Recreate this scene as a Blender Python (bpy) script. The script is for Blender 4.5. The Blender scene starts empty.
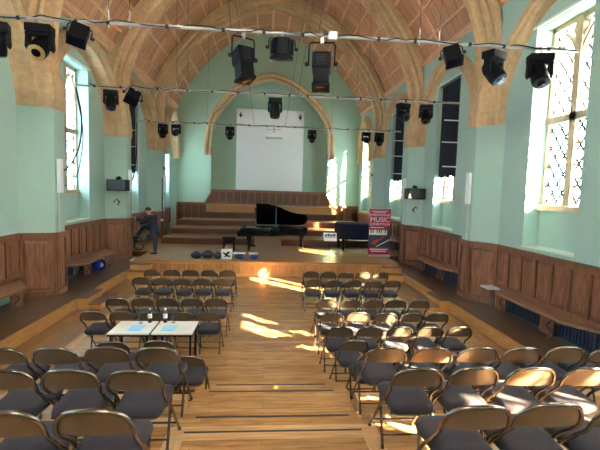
import bpy, bmesh, math, random
import numpy as np
from mathutils import Vector, Matrix
random.seed(7)
PI = math.pi
sc = bpy.context.scene
COL = sc.collection
XC = 0.11            # hall centre line
CAMZ = 2.80

# ------------------------------------------------------------------ helpers
class MB:
    """collects shapes, then links them as one mesh object"""
    def __init__(s): s.v = []; s.f = []; s.uv = None
    def add(s, vs, fs):
        b = len(s.v); s.v += [tuple(p) for p in vs]; s.f += [tuple(b + i for i in f) for f in fs]; return s
    def box(s, x0, x1, y0, y1, z0, z1, M=None):
        vs = [(x, y, z) for z in (z0, z1) for y in (y0, y1) for x in (x0, x1)]
        if M is not None: vs = [M @ Vector(p) for p in vs]
        return s.add(vs, [(0, 2, 3, 1), (4, 5, 7, 6), (0, 1, 5, 4), (2, 6, 7, 3), (0, 4, 6, 2), (1, 3, 7, 5)])
    def prism(s, pts, a, b, axis='z', M=None):
        def P(p, c):
            if axis == 'z': q = (p[0], p[1], c)
            elif axis == 'y': q = (p[0], c, p[1])
            else: q = (c, p[0], p[1])
            return M @ Vector(q) if M is not None else q
        n = len(pts)
        vs = [P(p, a) for p in pts] + [P(p, b) for p in pts]
        fs = [tuple(range(n))[::-1], tuple(range(n, 2 * n))] + [(i, (i + 1) % n, n + (i + 1) % n, n + i) for i in range(n)]
        return s.add(vs, fs)
    def tube(s, path, r, seg=8, closed=False, flat=None):
        pts = [Vector(p) for p in path]; n = len(pts)
        rs = r if isinstance(r, (list, tuple)) else [r] * n
        T = []
        for i in range(n):
            a = pts[(i - 1) % n] if (i > 0 or closed) else pts[i]
            b = pts[(i + 1) % n] if (i < n - 1 or closed) else pts[i]
            T.append((b - a).normalized())
        up = Vector((0, 0, 1)) if abs(T[0].z) < .9 else Vector((1, 0, 0))
        N = T[0].cross(up).normalized(); vs = []
        for i in range(n):
            N = (N - T[i] * N.dot(T[i])).normalized(); B = T[i].cross(N)
            for k in range(seg):
                a = 2 * PI * k / seg
                vs.append(pts[i] + (N * math.cos(a) + B * math.sin(a) * (flat or 1)) * rs[i])
        fs = []
        m = n if closed else n - 1
        for i in range(m):
            j = (i + 1) % n
            for k in range(seg):
                l = (k + 1) % seg
                fs.append((i * seg + k, j * seg + k, j * seg + l, i * seg + l))
        if not closed: fs += [tuple(range(seg)), tuple(range((n - 1) * seg, n * seg))[::-1]]
        return s.add(vs, fs)
    def lathe(s, prof, seg=16, M=None, sx=1, sy=1):
        vs = []; n = len(prof)
        for r, z in prof:
            for k in range(seg):
                a = 2 * PI * k / seg
                p = Vector((r * math.cos(a) * sx, r * math.sin(a) * sy, z)); vs.append(M @ p if M is not None else p)
        fs = [(i * seg + k, i * seg + (k + 1) % seg, (i + 1) * seg + (k + 1) % seg, (i + 1) * seg + k) for i in range(n - 1) for k in range(seg)]
        fs += [tuple(range(seg))[::-1], tuple(range((n - 1) * seg, n * seg))]
        return s.add(vs, fs)
    def loft(s, rings, cap=True):
        n = len(rings[0]); vs = [p for r in rings for p in r]
        fs = [(i * n + k, i * n + (k + 1) % n, (i + 1) * n + (k + 1) % n, (i + 1) * n + k) for i in range(len(rings) - 1) for k in range(n)]
        if cap: fs += [tuple(range(n))[::-1], tuple(range((len(rings) - 1) * n, len(rings) * n))]
        return s.add(vs, fs)
    def strip(s, rings):
        """open sections joined into a sheet"""
        n = len(rings[0]); vs = [p for r in rings for p in r]
        return s.add(vs, [(i * n + k, i * n + k + 1, (i + 1) * n + k + 1, (i + 1) * n + k) for i in range(len(rings) - 1) for k in range(n - 1)])
    def mesh(s, name, m, smooth=None, bevel=0):
        me = bpy.data.meshes.new(name); me.from_pydata(s.v, [], s.f)
        bm = bmesh.new(); bm.from_mesh(me)
        bmesh.ops.recalc_face_normals(bm, faces=bm.faces)
        if bevel:
            es = [e for e in bm.edges if len(e.link_faces) == 2 and e.calc_face_angle(0) > .6]
            bmesh.ops.bevel(bm, geom=es, offset=bevel, segments=2, affect='EDGES', profile=.6)
        bm.to_mesh(me); bm.free()
        if smooth:
            for p in me.polygons: p.use_smooth = True
            me.set_sharp_from_angle(angle=math.radians(smooth))
        if m is not None: me.materials.append(m)
        return me
    def build(s, name, m, parent=None, smooth=None, bevel=0):
        return link(name, s.mesh(name, m, smooth, bevel), parent)

def link(name, data, parent=None):
    o = bpy.data.objects.new(name, data); COL.objects.link(o)
    if parent is not None: o.parent = parent
    return o
def tag(o, label, cat, group=None, kind=None):
    o['label'] = label; o['category'] = cat
    if group: o['group'] = group
    if kind: o['kind'] = kind
    return o
def thing(name, loc, label, cat, group=None, rotz=0):
    o = bpy.data.objects.new(name, None); COL.objects.link(o); o.location = loc; o.rotation_euler = (0, 0, rotz); o.empty_display_size = .1
    return tag(o, label, cat, group)
def struct(o, label=None):
    o['kind'] = 'structure'
    if label: o['label'] = label
    return o
def copy_tree(o, parent=None):
    c = o.copy(); COL.objects.link(c); c.parent = parent
    for ch in [k for k in o.children]: copy_tree(ch, c)
    return c
def catmull(pts, per=6):
    P = [Vector((p[0], p[1], p[2] if len(p) > 2 else 0)) for p in pts]
    out = []
    for i in range(len(P) - 1):
        a = P[i - 1] if i > 0 else P[i] * 2 - P[i + 1]; b = P[i]; c = P[i + 1]; d = P[i + 2] if i + 2 < len(P) else c * 2 - b
        for k in range(per):
            t = k / per
            out.append(.5 * ((2 * b) + (c - a) * t + (2 * a - 5 * b + 4 * c - d) * t * t + (3 * b - a - 3 * c + d) * t ** 3))
    out.append(P[-1]); return out

# ------------------------------------------------------------------ materials
def newmat(name):
    m = bpy.data.materials.new(name); m.use_nodes = True
    nt = m.node_tree; b = nt.nodes['Principled BSDF']; return m, nt, b
def N(nt, t, **kw):
    n = nt.nodes.new(t)
    for k, v in kw.items():
        if k.startswith('i_'): n.inputs[k[2:].replace('_', ' ')].default_value = v
        else: setattr(n, k, v)
    return n
def c4(c): return (c[0], c[1], c[2], 1)
def simple(name, col, rough=.5, metal=0, noise=0, scale=20, spec=.5, bump=0, coat=0, sheen=0):
    m, nt, b = newmat(name)
    b.inputs['Roughness'].default_value = rough; b.inputs['Metallic'].default_value = metal
    b.inputs['Specular IOR Level'].default_value = spec; b.inputs['Coat Weight'].default_value = coat
    b.inputs['Sheen Weight'].default_value = sheen
    tc = N(nt, 'ShaderNodeTexCoord'); nz = N(nt, 'ShaderNodeTexNoise'); nz.inputs['Scale'].default_value = scale; nz.inputs['Detail'].default_value = 5
    nt.links.new(tc.outputs['Object'], nz.inputs['Vector'])
    mx = N(nt, 'ShaderNodeMix', data_type='RGBA'); mx.inputs[6].default_value = c4([x * (1 - noise) for x in col]); mx.inputs[7].default_value = c4([min(1, x * (1 + noise)) for x in col])
    nt.links.new(nz.outputs['Fac'], mx.inputs[0]); nt.links.new(mx.outputs[2], b.inputs['Base Color'])
    if bump:
        bp = N(nt, 'ShaderNodeBump'); bp.inputs['Strength'].default_value = bump; bp.inputs['Distance'].default_value = .01
        nt.links.new(nz.outputs['Fac'], bp.inputs['Height']); nt.links.new(bp.outputs['Normal'], b.inputs['Normal'])
    return m
def wood(name, col, dark=.55, axis='x', rough=.35, board=None, coat=0, spec=.5, uv=False, var=.35, bw=1.6, mortar=(.0022, None)):
    """wood grain along an axis; board = width of planks if it is boarded"""
    m, nt, b = newmat(name)
    b.inputs['Roughness'].default_value = rough; b.inputs['Specular IOR Level'].default_value = spec
    b.inputs['Coat Weight'].default_value = coat; b.inputs['Coat Roughness'].default_value = .15
    tc = N(nt, 'ShaderNodeTexCoord'); src = tc.outputs['UV' if uv else 'Object']
    mp = N(nt, 'ShaderNodeMapping')
    s = {'x': (1.2, 14, 14), 'y': (14, 1.2, 14), 'z': (14, 14, 1.2)}[axis]; mp.inputs['Scale'].default_value = s
    nt.links.new(src, mp.inputs['Vector'])
    nz = N(nt, 'ShaderNodeTexNoise'); nz.inputs['Scale'].default_value = 2.2; nz.inputs['Detail'].default_value = 6; nz.inputs['Distortion'].default_value = .6
    nt.links.new(mp.outputs['Vector'], nz.inputs['Vector'])
    mx = N(nt, 'ShaderNodeMix', data_type='RGBA'); mx.inputs[6].default_value = c4([x * dark for x in col]); mx.inputs[7].default_value = c4([min(1, x * 1.25) for x in col])
    rp = N(nt, 'ShaderNodeMapRange'); rp.inputs[1].default_value = .3; rp.inputs[2].default_value = .7
    nt.links.new(nz.outputs['Fac'], rp.inputs[0]); nt.links.new(rp.outputs[0], mx.inputs[0])
    out = mx.outputs[2]
    if board:
        m2 = N(nt, 'ShaderNodeMapping')
        if axis == 'y': m2.inputs['Rotation'].default_value = (0, 0, PI / 2)
        if axis == 'z': m2.inputs['Rotation'].default_value = (0, PI / 2, 0)
        nt.links.new(src, m2.inputs['Vector'])
        br = N(nt, 'ShaderNodeTexBrick'); br.offset = .37; br.inputs['Scale'].default_value = 1; br.inputs['Brick Width'].default_value = bw; br.inputs['Row Height'].default_value = board
        br.inputs['Mortar Size'].default_value = mortar[0]; br.inputs['Color1'].default_value = (1 - var, 1 - var, 1 - var, 1); br.inputs['Color2'].default_value = (1, 1, 1, 1); br.inputs['Mortar'].default_value = (.5, .45, .4, 1) if mortar[1] is None else c4([mortar[1]] * 3)
        nt.links.new(m2.outputs['Vector'], br.inputs['Vector'])
        mu = N(nt, 'ShaderNodeMix', data_type='RGBA', blend_type='MULTIPLY'); mu.inputs[0].default_value = 1
        nt.links.new(out, mu.inputs[6]); nt.links.new(br.outputs['Color'], mu.inputs[7]); out = mu.outputs[2]
    nt.links.new(out, b.inputs['Base Color'])
    bp = N(nt, 'ShaderNodeBump'); bp.inputs['Strength'].default_value = .08; bp.inputs['Distance'].default_value = .01
    nt.links.new(nz.outputs['Fac'], bp.inputs['Height']); nt.links.new(bp.outputs['Normal'], b.inputs['Normal'])
    return m
def stone(name, col):
    m, nt, b = newmat(name); b.inputs['Roughness'].default_value = .85; b.inputs['Specular IOR Level'].default_value = .2
    tc = N(nt, 'ShaderNodeTexCoord')
    n1 = N(nt, 'ShaderNodeTexNoise'); n1.inputs['Scale'].default_value = 1.3; n1.inputs['Detail'].default_value = 8
    n2 = N(nt, 'ShaderNodeTexNoise'); n2.inputs['Scale'].default_value = 9; n2.inputs['Detail'].default_value = 8
    for n in (n1, n2): nt.links.new(tc.outputs['Object'], n.inputs['Vector'])
    r = N(nt, 'ShaderNodeValToRGB'); e = r.color_ramp.elements
    e[0].position = .32; e[0].color = c4([x * .66 for x in col]); e[1].position = .6; e[1].color = c4(col)
    k = e.new(.78); k.color = c4((min(1, col[0] * 1.25), min(1, col[1] * 1.35), min(1, col[2] * 1.6)))
    ad = N(nt, 'ShaderNodeMath', operation='MULTIPLY_ADD'); ad.inputs[1].default_value = .55; 
    mu = N(nt, 'ShaderNodeMath', operation='MULTIPLY'); mu.inputs[1].default_value = .45
    nt.links.new(n2.outputs['Fac'], mu.inputs[0]); nt.links.new(n1.outputs['Fac'], ad.inputs[0]); nt.links.new(mu.outputs[0], ad.inputs[2])
    nt.links.new(ad.outputs[0], r.inputs['Fac'])
    nt.links.new(r.outputs['Color'], b.inputs['Base Color'])
    bp = N(nt, 'ShaderNodeBump'); bp.inputs['Strength'].default_value = .25; bp.inputs['Distance'].default_value = .02
    nt.links.new(n2.outputs['Fac'], bp.inputs['Height']); nt.links.new(bp.outputs['Normal'], b.inputs['Normal'])
    return m
def leaded(name, clear):
    """leaded glass: diamond quarries; clear = see-through, else obscured white glass"""
    m, nt, b = newmat(name); nt.nodes.remove(b); out = nt.nodes['Material Output']
    tc = N(nt, 'ShaderNodeTexCoord'); sp = N(nt, 'ShaderNodeSeparateXYZ'); nt.links.new(tc.outputs['Object'], sp.inputs[0])
    masks = []
    for sgn in (1, -1):
        a = N(nt, 'ShaderNodeMath', operation='MULTIPLY_ADD'); a.inputs[1].default_value = sgn * 1.35
        nt.links.new(sp.outputs['Y'], a.inputs[0]); nt.links.new(sp.outputs['Z'], a.inputs[2])
        f = N(nt, 'ShaderNodeMath', operation='MULTIPLY'); f.inputs[1].default_value = 1 / .36; nt.links.new(a.outputs[0], f.inputs[0])
        g = N(nt, 'ShaderNodeMath', operation='FRACT'); nt.links.new(f.outputs[0], g.inputs[0])
        l = N(nt, 'ShaderNodeMath', operation='LESS_THAN'); l.inputs[1].default_value = .24; nt.links.new(g.outputs[0], l.inputs[0]); masks.append(l)
    mx = N(nt, 'ShaderNodeMath', operation='MAXIMUM'); nt.links.new(masks[0].outputs[0], mx.inputs[0]); nt.links.new(masks[1].outputs[0], mx.inputs[1])
    lead = N(nt, 'ShaderNodeBsdfDiffuse'); lead.inputs['Color'].default_value = (.05, .05, .055, 1)
    gl = N(nt, 'ShaderNodeBsdfGlossy'); gl.inputs['Roughness'].default_value = .05
    if clear: tr = N(nt, 'ShaderNodeBsdfTransparent'); tr.inputs['Color'].default_value = (.9, .94, .93, 1)
    else: tr = N(nt, 'ShaderNodeBsdfTranslucent'); tr.inputs['Color'].default_value = (.86, .9, .9, 1)
    m1 = N(nt, 'ShaderNodeMixShader'); m1.inputs[0].default_value = .05; nt.links.new(tr.outputs[0], m1.inputs[1]); nt.links.new(gl.outputs[0], m1.inputs[2])
    m2 = N(nt, 'ShaderNodeMixShader'); nt.links.new(mx.outputs[0], m2.inputs[0]); nt.links.new(m1.outputs[0], m2.inputs[1]); nt.links.new(lead.outputs[0], m2.inputs[2])
    nt.links.new(m2.outputs[0], out.inputs['Surface']); return m

M = {}
M['plaster'] = simple('teal_plaster', (.355, .505, .437), .8, noise=.05, scale=3, spec=.15)
M['back_plaster'] = simple('bounce_tinted_plaster', (.38, .52, .39), .8, noise=.05, scale=3, spec=.15)  # greener than the side walls, warm bounce light put into the colour
M['lime'] = simple('cream_sill_plaster', (.6, .68, .6), .8, noise=.08, scale=4)
M['stone'] = stone('honey_stone', (.62, .43, .24))
M['window_stone'] = stone('window_stone', (.5, .38, .25))
M['vault_wood'] = wood('vault_boards', (.62, .31, .155), .78, 'x', .5, .40, uv=True, var=.22, bw=9.0, mortar=(.016, .42))
M['vault_batten'] = wood('vault_battens', (.72, .42, .23), .78, 'y', .5)
M['wainscot'] = wood('oak_wainscot', (.215, .09, .048), .5, 'z', .32)
M['wainscot_panel'] = wood('oak_panel', (.25, .107, .057), .5, 'z', .3)
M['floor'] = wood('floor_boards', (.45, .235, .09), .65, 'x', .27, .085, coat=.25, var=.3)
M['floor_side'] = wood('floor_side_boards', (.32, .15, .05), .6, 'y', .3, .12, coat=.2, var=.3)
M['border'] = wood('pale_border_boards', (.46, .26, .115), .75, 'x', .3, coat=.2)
M['border_long'] = wood('pale_border_boards_long', (.46, .26, .115), .75, 'y', .3, coat=.2)
M['stage'] = wood('stage_boards', (.42, .205, .075), .65, 'x', .3, .09, coat=.12, var=.25)
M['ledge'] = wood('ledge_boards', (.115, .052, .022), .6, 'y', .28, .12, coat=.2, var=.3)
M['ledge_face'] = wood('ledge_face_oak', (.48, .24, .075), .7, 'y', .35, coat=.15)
M['front_oak'] = wood('stage_front_oak', (.46, .21, .07), .65, 'z', .35, coat=.1)
M['front_rail'] = wood('stage_front_rail', (.50, .245, .085), .7, 'x', .35, coat=.1)
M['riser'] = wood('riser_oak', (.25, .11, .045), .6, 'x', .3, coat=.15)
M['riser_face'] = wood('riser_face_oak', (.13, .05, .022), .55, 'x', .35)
M['bench'] = wood('bench_oak', (.24, .12, .06), .55, 'y', .3, coat=.15)
M['strip'] = simple('black_rubber_strip', (.012, .011, .010), .6)
M['bronze'] = simple('bronze_steel', (.125, .083, .05), .30, .35, noise=.08, scale=6)
M['bronze_tube'] = simple('bronze_tube', (.20, .17, .14), .17, .9, noise=.05, scale=6)
M['seat_cloth'] = simple('plum_grey_cloth', (.034, .0265, .030), .9, spec=.12, noise=.25, scale=120, bump=.2, sheen=.05)
M['rubber'] = simple('black_rubber', (.015, .015, .015), .7)
M['black'] = simple('black_paint', (.004, .0045, .007), .5, noise=.1, spec=.12)
M['black_gloss'] = simple('black_piano_lacquer', (.004, .004, .005), .16, spec=.3, coat=.1)
M['iron'] = simple('wrought_iron', (.10, .07, .05), .45, .6)
M['steel'] = simple('grey_steel_pipe', (.48, .47, .45), .4, .5, noise=.12, scale=8)
M['tape'] = simple('black_tape', (.01, .01, .01), .5)
M['wire'] = simple('steel_wire', (.12, .10, .08), .45, .5)
M['lens'] = simple('dark_lens', (.006, .007, .012), .15, spec=.15)
M['warm_ring'] = simple('brass_lens_ring', (.75, .5, .22), .3, .8)
M['navy'] = simple('navy_radiator', (.009, .018, .042), .35, noise=.1)
M['navy_cloth'] = simple('dark_navy_curtain', (.005, .0065, .013), .85, noise=.2, scale=30)
M['navy_cover'] = simple('navy_quilted_cover', (.010, .014, .032), .8, noise=.2, scale=14, bump=.3, spec=.1)
M['white'] = simple('white_paint', (.78, .8, .8), .45, noise=.03)
M['screen'] = simple('white_screen', (.86, .85, .80), .7, noise=.015, scale=2)
M['laminate'] = simple('pale_laminate', (.72, .66, .58), .35, noise=.05, scale=10)
M['paper'] = simple('white_paper', (.8, .82, .84), .7)
M['blue_paper'] = simple('pale_blue_leaflet', (.28, .62, .82), .6, noise=.12, scale=60)
M['red'] = simple('alarm_red', (.5, .03, .03), .4)
M['crimson'] = simple('banner_crimson', (.36, .012, .07), .45, noise=.05)
M['banner_dark'] = simple('banner_dark_blue', (.03, .035, .07), .45, noise=.2, scale=6)
M['violin_red'] = simple('violin_red', (.62, .05, .05), .35, noise=.25, scale=15)
M['ivory'] = simple('ivory', (.82, .8, .74), .4)
M['blue_bag'] = simple('blue_nylon', (.01, .035, .16), .5, noise=.3, scale=12, bump=.3)
M['dark_bag'] = simple('midnight_nylon', (.012, .018, .04), .55, noise=.3, scale=12, bump=.3)
M['bright_blue'] = simple('bright_blue_plastic', (.015, .05, .42), .25, noise=.2, scale=8)
M['skin'] = simple('skin', (.55, .33, .24), .5)
M['hair'] = simple('brown_hair', (.06, .035, .02), .6, noise=.3, scale=40)
M['jumper'] = simple('navy_jumper', (.012, .018, .035), .8, noise=.2, scale=60)
M['jeans'] = simple('dark_blue_jeans', (.018, .03, .065), .75, noise=.25, scale=60)
M['shoe'] = simple('black_shoe', (.02, .02, .02), .5)
M['sole'] = simple('white_sole', (.7, .7, .68), .5)
M['conduit'] = simple('brown_conduit', (.06, .035, .025), .5)
M['glass_upper'] = leaded('obscured_leaded_glass', False)
M['glass_lower'] = leaded('clear_leaded_glass', True)
def glass_mat(name, col):
    m, nt, b = newmat(name); b.inputs['Base Color'].default_value = c4(col); b.inputs['Transmission Weight'].default_value = 1; b.inputs['Roughness'].default_value = .05; b.inputs['IOR'].default_value = 1.3
    return m
M['bottle'] = glass_mat('clear_bottle', (.86, .94, .96)); M['tumbler'] = glass_mat('clear_tumbler', (.85, .93, .97))

# ------------------------------------------------------------------ camera
YAW, PITCH, ROLL = math.radians(4.608), math.radians(4.586), math.radians(1.654)
fw = Vector((math.sin(YAW) * math.cos(PITCH), math.cos(YAW) * math.cos(PITCH), -math.sin(PITCH)))
r0 = Vector((math.cos(YAW), -math.sin(YAW), 0)); u0 = r0.cross(fw)
cr = r0 * math.cos(ROLL) + u0 * math.sin(ROLL); cu = u0 * math.cos(ROLL) - r0 * math.sin(ROLL)
cam = bpy.data.objects.new('camera', bpy.data.cameras.new('camera')); COL.objects.link(cam)
mw = Matrix.Identity(4)
for i in range(3): mw[i][0] = cr[i]; mw[i][1] = cu[i]; mw[i][2] = -fw[i]
mw[2][3] = CAMZ; cam.matrix_world = mw
cam.data.lens = 415 * 36 / 600; cam.data.sensor_width = 36; cam.data.clip_start = .05; cam.data.clip_end = 200
sc.camera = cam

# ------------------------------------------------------------------ the hall
YB, YF = 24.1, -2.6           # back wall, rear wall behind the camera
WALL, PIER = 5.23, 4.83       # half widths at the wall and at the pier fronts
PY = [5.09, 9.89, 14.69, 19.49]            # pier centres
BAYS = [-.36, 2.92, 7.49, 12.29, 17.09, 22.55]  # first bay is out of view, extra windows placed for sun on near chairs
STG = 13.45; SZ = .50; LZ = .30
SIDES = ((-1, 'left'), (1, 'right'))
def sx(s, a): return XC + s * a
DW = {-1: .24, 1: 0.0}; HB = {-1: .48, 1: .78}      # the left wall stands a little further out, its piers have steeper sides
def wx(s, a): return sx(s, a + DW[s])
def bw_(mb, s, a0, a1, *r): return bx(mb, s, a0 + DW[s], a1 + DW[s], *r)
def bx(mb, s, a0, a1, y0, y1, z0, z1):
    x0, x1 = sorted((sx(s, a0), sx(s, a1))); return mb.box(x0, x1, y0, y1, z0, z1)

VPTS = [(5.40, 7.15), (5.25, 7.42), (4.9, 8.1), (4.4, 8.87), (3.3, 10.13), (2.25, 10.93), (1.1, 11.38), (0, 11.55)]
vh = [(p.x, p.y) for p in catmull(VPTS, 5)]
VPROF = [(-x, z) for x, z in vh] + [(x, z) for x, z in vh[::-1]][1:]
VPROF = [(XC + x, z) for x, z in VPROF]
def vault_z(x):
    a = abs(x - XC); xs = [p[0] for p in vh][::-1]; zs = [p[1] for p in vh][::-1]
    return float(np.interp(a, xs, zs))

# floors
fl = MB().box(XC - 3.42, XC + 3.42, YF, STG + .05, -.1, 0).build('floor', M['floor']); struct(fl, 'polished oak board floor of the hall')
for s, n in SIDES:
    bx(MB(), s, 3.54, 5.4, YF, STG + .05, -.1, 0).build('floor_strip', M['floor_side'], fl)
    bx(MB(), s, 3.42, 3.54, YF, STG + .05, -.1, 0.001).build('floor_border', M['border_long'], fl)
    LE = 15.3
    lg = bx(MB(), s, 4.34, 5.5, YF, LE - .003, .005, LZ - .03)
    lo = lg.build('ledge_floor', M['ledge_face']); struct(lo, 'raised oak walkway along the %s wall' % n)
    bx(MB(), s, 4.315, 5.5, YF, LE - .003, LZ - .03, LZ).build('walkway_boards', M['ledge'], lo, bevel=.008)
# seating tiers towards the camera
TIERS = [(.54, 4.5), (.68, 3.75), (.84, 2.85)]
AX0, AX1 = XC - .93, XC + .93
AIS = [(.18, 5.52), (.36, 4.97), (.54, 4.08), (.68, 3.60)]
def tier(z, y, x0, x1, name='tier_floor'):
    return MB().box(x0, x1, YF, y, .004, z).build(name, M['floor'], None)
t1 = MB()
for i, (z, y) in enumerate(TIERS):
    z0 = .004 if i == 0 else TIERS[i - 1][0]
    for s, xa, xb in ((-1, sx(-1, 4.31), AX0), (1, AX1, sx(1, 4.31))):
        o = MB().box(xa, xb, YF, y, z0, z).build('tier_floor', M['floor']); struct(o, 'raked oak seating tier %d on the %s of the aisle' % (i + 1, 'left' if s < 0 else 'right'))
        MB().box(xa, xb, y - .14, y + .012, z - .03, z + .003).build('tier_nosing', M['border'], o)
sl = {0: (5.45, .735), 1: (4.905, .76), 2: (4.015, .77), 3: (3.52, .785)}
for i, (z, y) in enumerate(AIS):
    z0 = .004 if i == 0 else AIS[i - 1][0]
    o = MB().box(AX0 - .002, AX1 + .002, YF, y, z0, z).build('aisle_step_floor', M['floor']); struct(o, 'oak aisle step with a black rubber strip')
    ys, hw = sl[i]
    MB().box(XC - hw, XC + hw, ys - .012, ys + .012, z - .01, z + .004).build('rubber_strip', M['strip'], o)
    if i == 3: MB().box(AX0, AX1, y - .2, y + .01, z - .03, z + .002).build('step_nosing', M['border'], o)
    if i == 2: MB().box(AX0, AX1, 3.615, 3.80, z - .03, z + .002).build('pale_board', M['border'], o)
    if i == 3:
        for s in (-1, 1):
            bx(MB(), s, .78, .93, YF, y - .2, z - .03, z + .0022).build('step_border', M['border_long'], o)

# stage
st = MB().box(sx(-1, 4.30), sx(1, 4.30), STG, LE, .005, SZ - .04).build('stage_floor', M['front_oak']); struct(st, 'panelled oak stage across the far end of the hall')
MB().box(sx(-1, 4.305), sx(1, 4.305), STG - .05, LE - .004, SZ - .04, SZ).box(sx(-1, 5.5), sx(1, 5.36), LE - .004, YB + .7, SZ - .04, SZ).build('stage_boards', M['stage'], st, bevel=.006)
MB().box(sx(-1, 5.5), sx(1, 5.36), LE, YB + .7, .005, SZ - .04).build('stage_base', M['ledge'], st)
fr = MB()
x = XC - 3.55
fr.box(XC - 4.3, XC + 4.3, STG - .036, STG, SZ - .11, SZ - .041).box(XC - 4.3, XC + 4.3, STG - .036, STG, .0, .07)
while x < XC + 3.6:
    fr.box(x - .035, x + .035, STG - .034, STG, .07, SZ - .11); x += .444
fr.build('stage_front_panelling', M['front_rail'], st)

# side walls
for s, n in SIDES:
    w = MB()
    ys = [YF]
    def seg(a0, a1, y0, y1, z0, z1): bw_(w, s, a0, a1, y0, y1, z0, z1)
    edge = YF
    for m_ in BAYS:
        h = .75
        seg(WALL, 5.56, edge, m_ - h, -.1, 7.5); seg(WALL, 5.56, m_ - h, m_ + h, -.1, 1.8); seg(WALL, 5.56, m_ - h, m_ + h, 6.2, 7.5)
        seg(5.56, 5.73, edge, m_ - h - .05, -.1, 7.5); seg(5.56, 5.75, m_ - h - .05, m_ + h + .05, -.1, 2.6); seg(5.56, 5.75, m_ - h - .05, m_ + h + .05, 6.25, 7.5)
        edge = m_ + h
    seg(WALL, 5.75, edge, YB + .9, -.1, 7.5)
    wo = w.build('wall_%s' % n, M['plaster']); struct(wo, 'pale teal plaster %s wall of the hall' % n)
    def plan(y, f=PIER, hw=.21, hb=.78):
        hb = .21 + (hb - .21) * (HB[s] - .21) / .57
        return [(wx(s, WALL + .02), y - hb), (sx(s, f), y - hw), (sx(s, f), y + hw), (wx(s, WALL + .02), y + hb)]
    for y in PY:
        MB().prism(plan(y), -.05, 4.46).build('pier', M['plaster'], wo)
        rings = []
        for z, f, hw, hb in ((4.46, PIER - .025, .225, .46), (4.72, PIER - .035, .235, .50), (5.2, PIER + .01, .24, .46), (5.8, 4.95, .20, .30), (6.4, 5.2, .12, .2)):
            rings.append([(px, py, z) for px, py in plan(y, f, hw, hb)])
        MB().loft(rings).build('stone_corbel', M['stone'], wo, smooth=30)
    if s < 0: MB().prism([(wx(s, 5.25), YB - .7), (sx(s, 5.2), YB + .02), (wx(s, 5.25), YB + .02)], -.05, 7.3).build('corner_pier', M['plaster'], wo)
    # window ledge mouldings at the head and foot of each recess
    for m_ in BAYS:
        mb = MB(); bw_(mb, s, WALL - .03, WALL + .05, m_ - .86, m_ + .86, 6.2, 6.25); mb.build('recess_head', M['lime'], wo)
        mb = MB(); bw_(mb, s, WALL - .02, 5.56, m_ - .75, m_ + .75, 1.79, 1.82); mb.build('recess_ledge', M['lime'], wo)

# back wall with the pointed arch, alcove behind it
ARCH_IN = [(3.32, 4.72), (3.22, 6.1), (3.0, 6.8), (2.6, 7.42), (2.1, 7.97), (1.55, 8.42), (.8, 8.8), (0, 9.02)]
ai = [(p.x, p.y) for p in catmull(ARCH_IN, 4)]
def arch_z(a): return float(np.interp(a, [p[0] for p in ai][::-1], [p[1] for p in ai][::-1]))
bw = MB(); xs = sorted(set([-5.55, -5.4, -5.33, -3.3201, -3.32, 3.32, 3.3201, 5.33, 5.4] + [p[0] for p in ai] + [-p[0] for p in ai] + list(np.linspace(-5.3, 5.3, 40))))
for a, b in zip(xs[:-1], xs[1:]):
    def bot(q): return arch_z(abs(q)) if (abs(a + b) / 2) < 3.32 else 0
    za, zb = bot(a), bot(b); ta, tb = vault_z(XC + a) + .05, vault_z(XC + b) + .05
    bw.add([(XC + a, YB, za), (XC + b, YB, zb), (XC + b, YB, tb), (XC + a, YB, ta), (XC + a, YB + .25, za), (XC + b, YB + .25, zb), (XC + b, YB + .25, tb), (XC + a, YB + .25, ta)],
           [(0, 1, 2, 3), (5, 4, 7, 6), (0, 4, 5, 1), (2, 6, 7, 3)])
for q in (-3.32, 3.32): bw.add([(XC + q, YB, 0), (XC + q, YB + .25, 0), (XC + q, YB + .25, 4.72), (XC + q, YB, 4.72)], [(0, 1, 2, 3)])
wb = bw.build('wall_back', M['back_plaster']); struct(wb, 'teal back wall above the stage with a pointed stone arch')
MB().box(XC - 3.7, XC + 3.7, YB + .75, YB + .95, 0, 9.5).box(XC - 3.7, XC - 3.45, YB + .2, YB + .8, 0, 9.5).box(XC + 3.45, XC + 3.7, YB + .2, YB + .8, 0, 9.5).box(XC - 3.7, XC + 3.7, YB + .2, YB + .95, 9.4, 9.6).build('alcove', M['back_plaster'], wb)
def sweep_ring(mb, prof, sect, place):
    """prof: (a,z) points, sect: (outward offset, depth) points; place(a,z,depth) -> xyz"""
    P = [Vector((p[0], p[1])) for p in prof]; rings = []
    for i, p in enumerate(P):
        a = P[max(0, i - 1)]; b = P[min(len(P) - 1, i + 1)]; t = (b - a).normalized(); nrm = Vector((-t.y, t.x))
        rings.append([place(p.x + nrm.x * o, p.y + nrm.y * o, d) for o, d in sect])
    mb.strip(rings); return mb
def full(half): return [(x, z) for x, z in half] + [(-x, z) for x, z in half[::-1]][1:]
SEC = [(0, .28), (0, .02), (-.06, -.06), (-.14, -.07), (-.17, -.02), (-.21, .0), (-.25, -.03), (-.28, -.10), (-.37, -.12), (-.40, -.06), (-.44, -.05), (-.46, .05)]
am = MB(); sweep_ring(am, full(ai), [(-o, d) for o, d in SEC] if False else SEC, lambda a, z, d: (XC + a, YB + d, z))
ao = am.build('trim_1', M['stone'], None, smooth=40); struct(ao, 'moulded stone arch on the back wall')

# rear wall (behind the camera), with a window added for fill light
rw = MB()
rw.box(-5.4, 5.7, YF - .3, YF, -.1, 6.4).box(-5.4, -1.2, YF - .3, YF, 6.4, 11.8).box(1.4, 5.7, YF - .3, YF, 6.4, 11.8).box(-1.2, 1.4, YF - .3, YF, 8.6, 11.8)
rwo = rw.build('wall_rear', M['plaster']); struct(rwo, 'teal rear wall of the hall')

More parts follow.
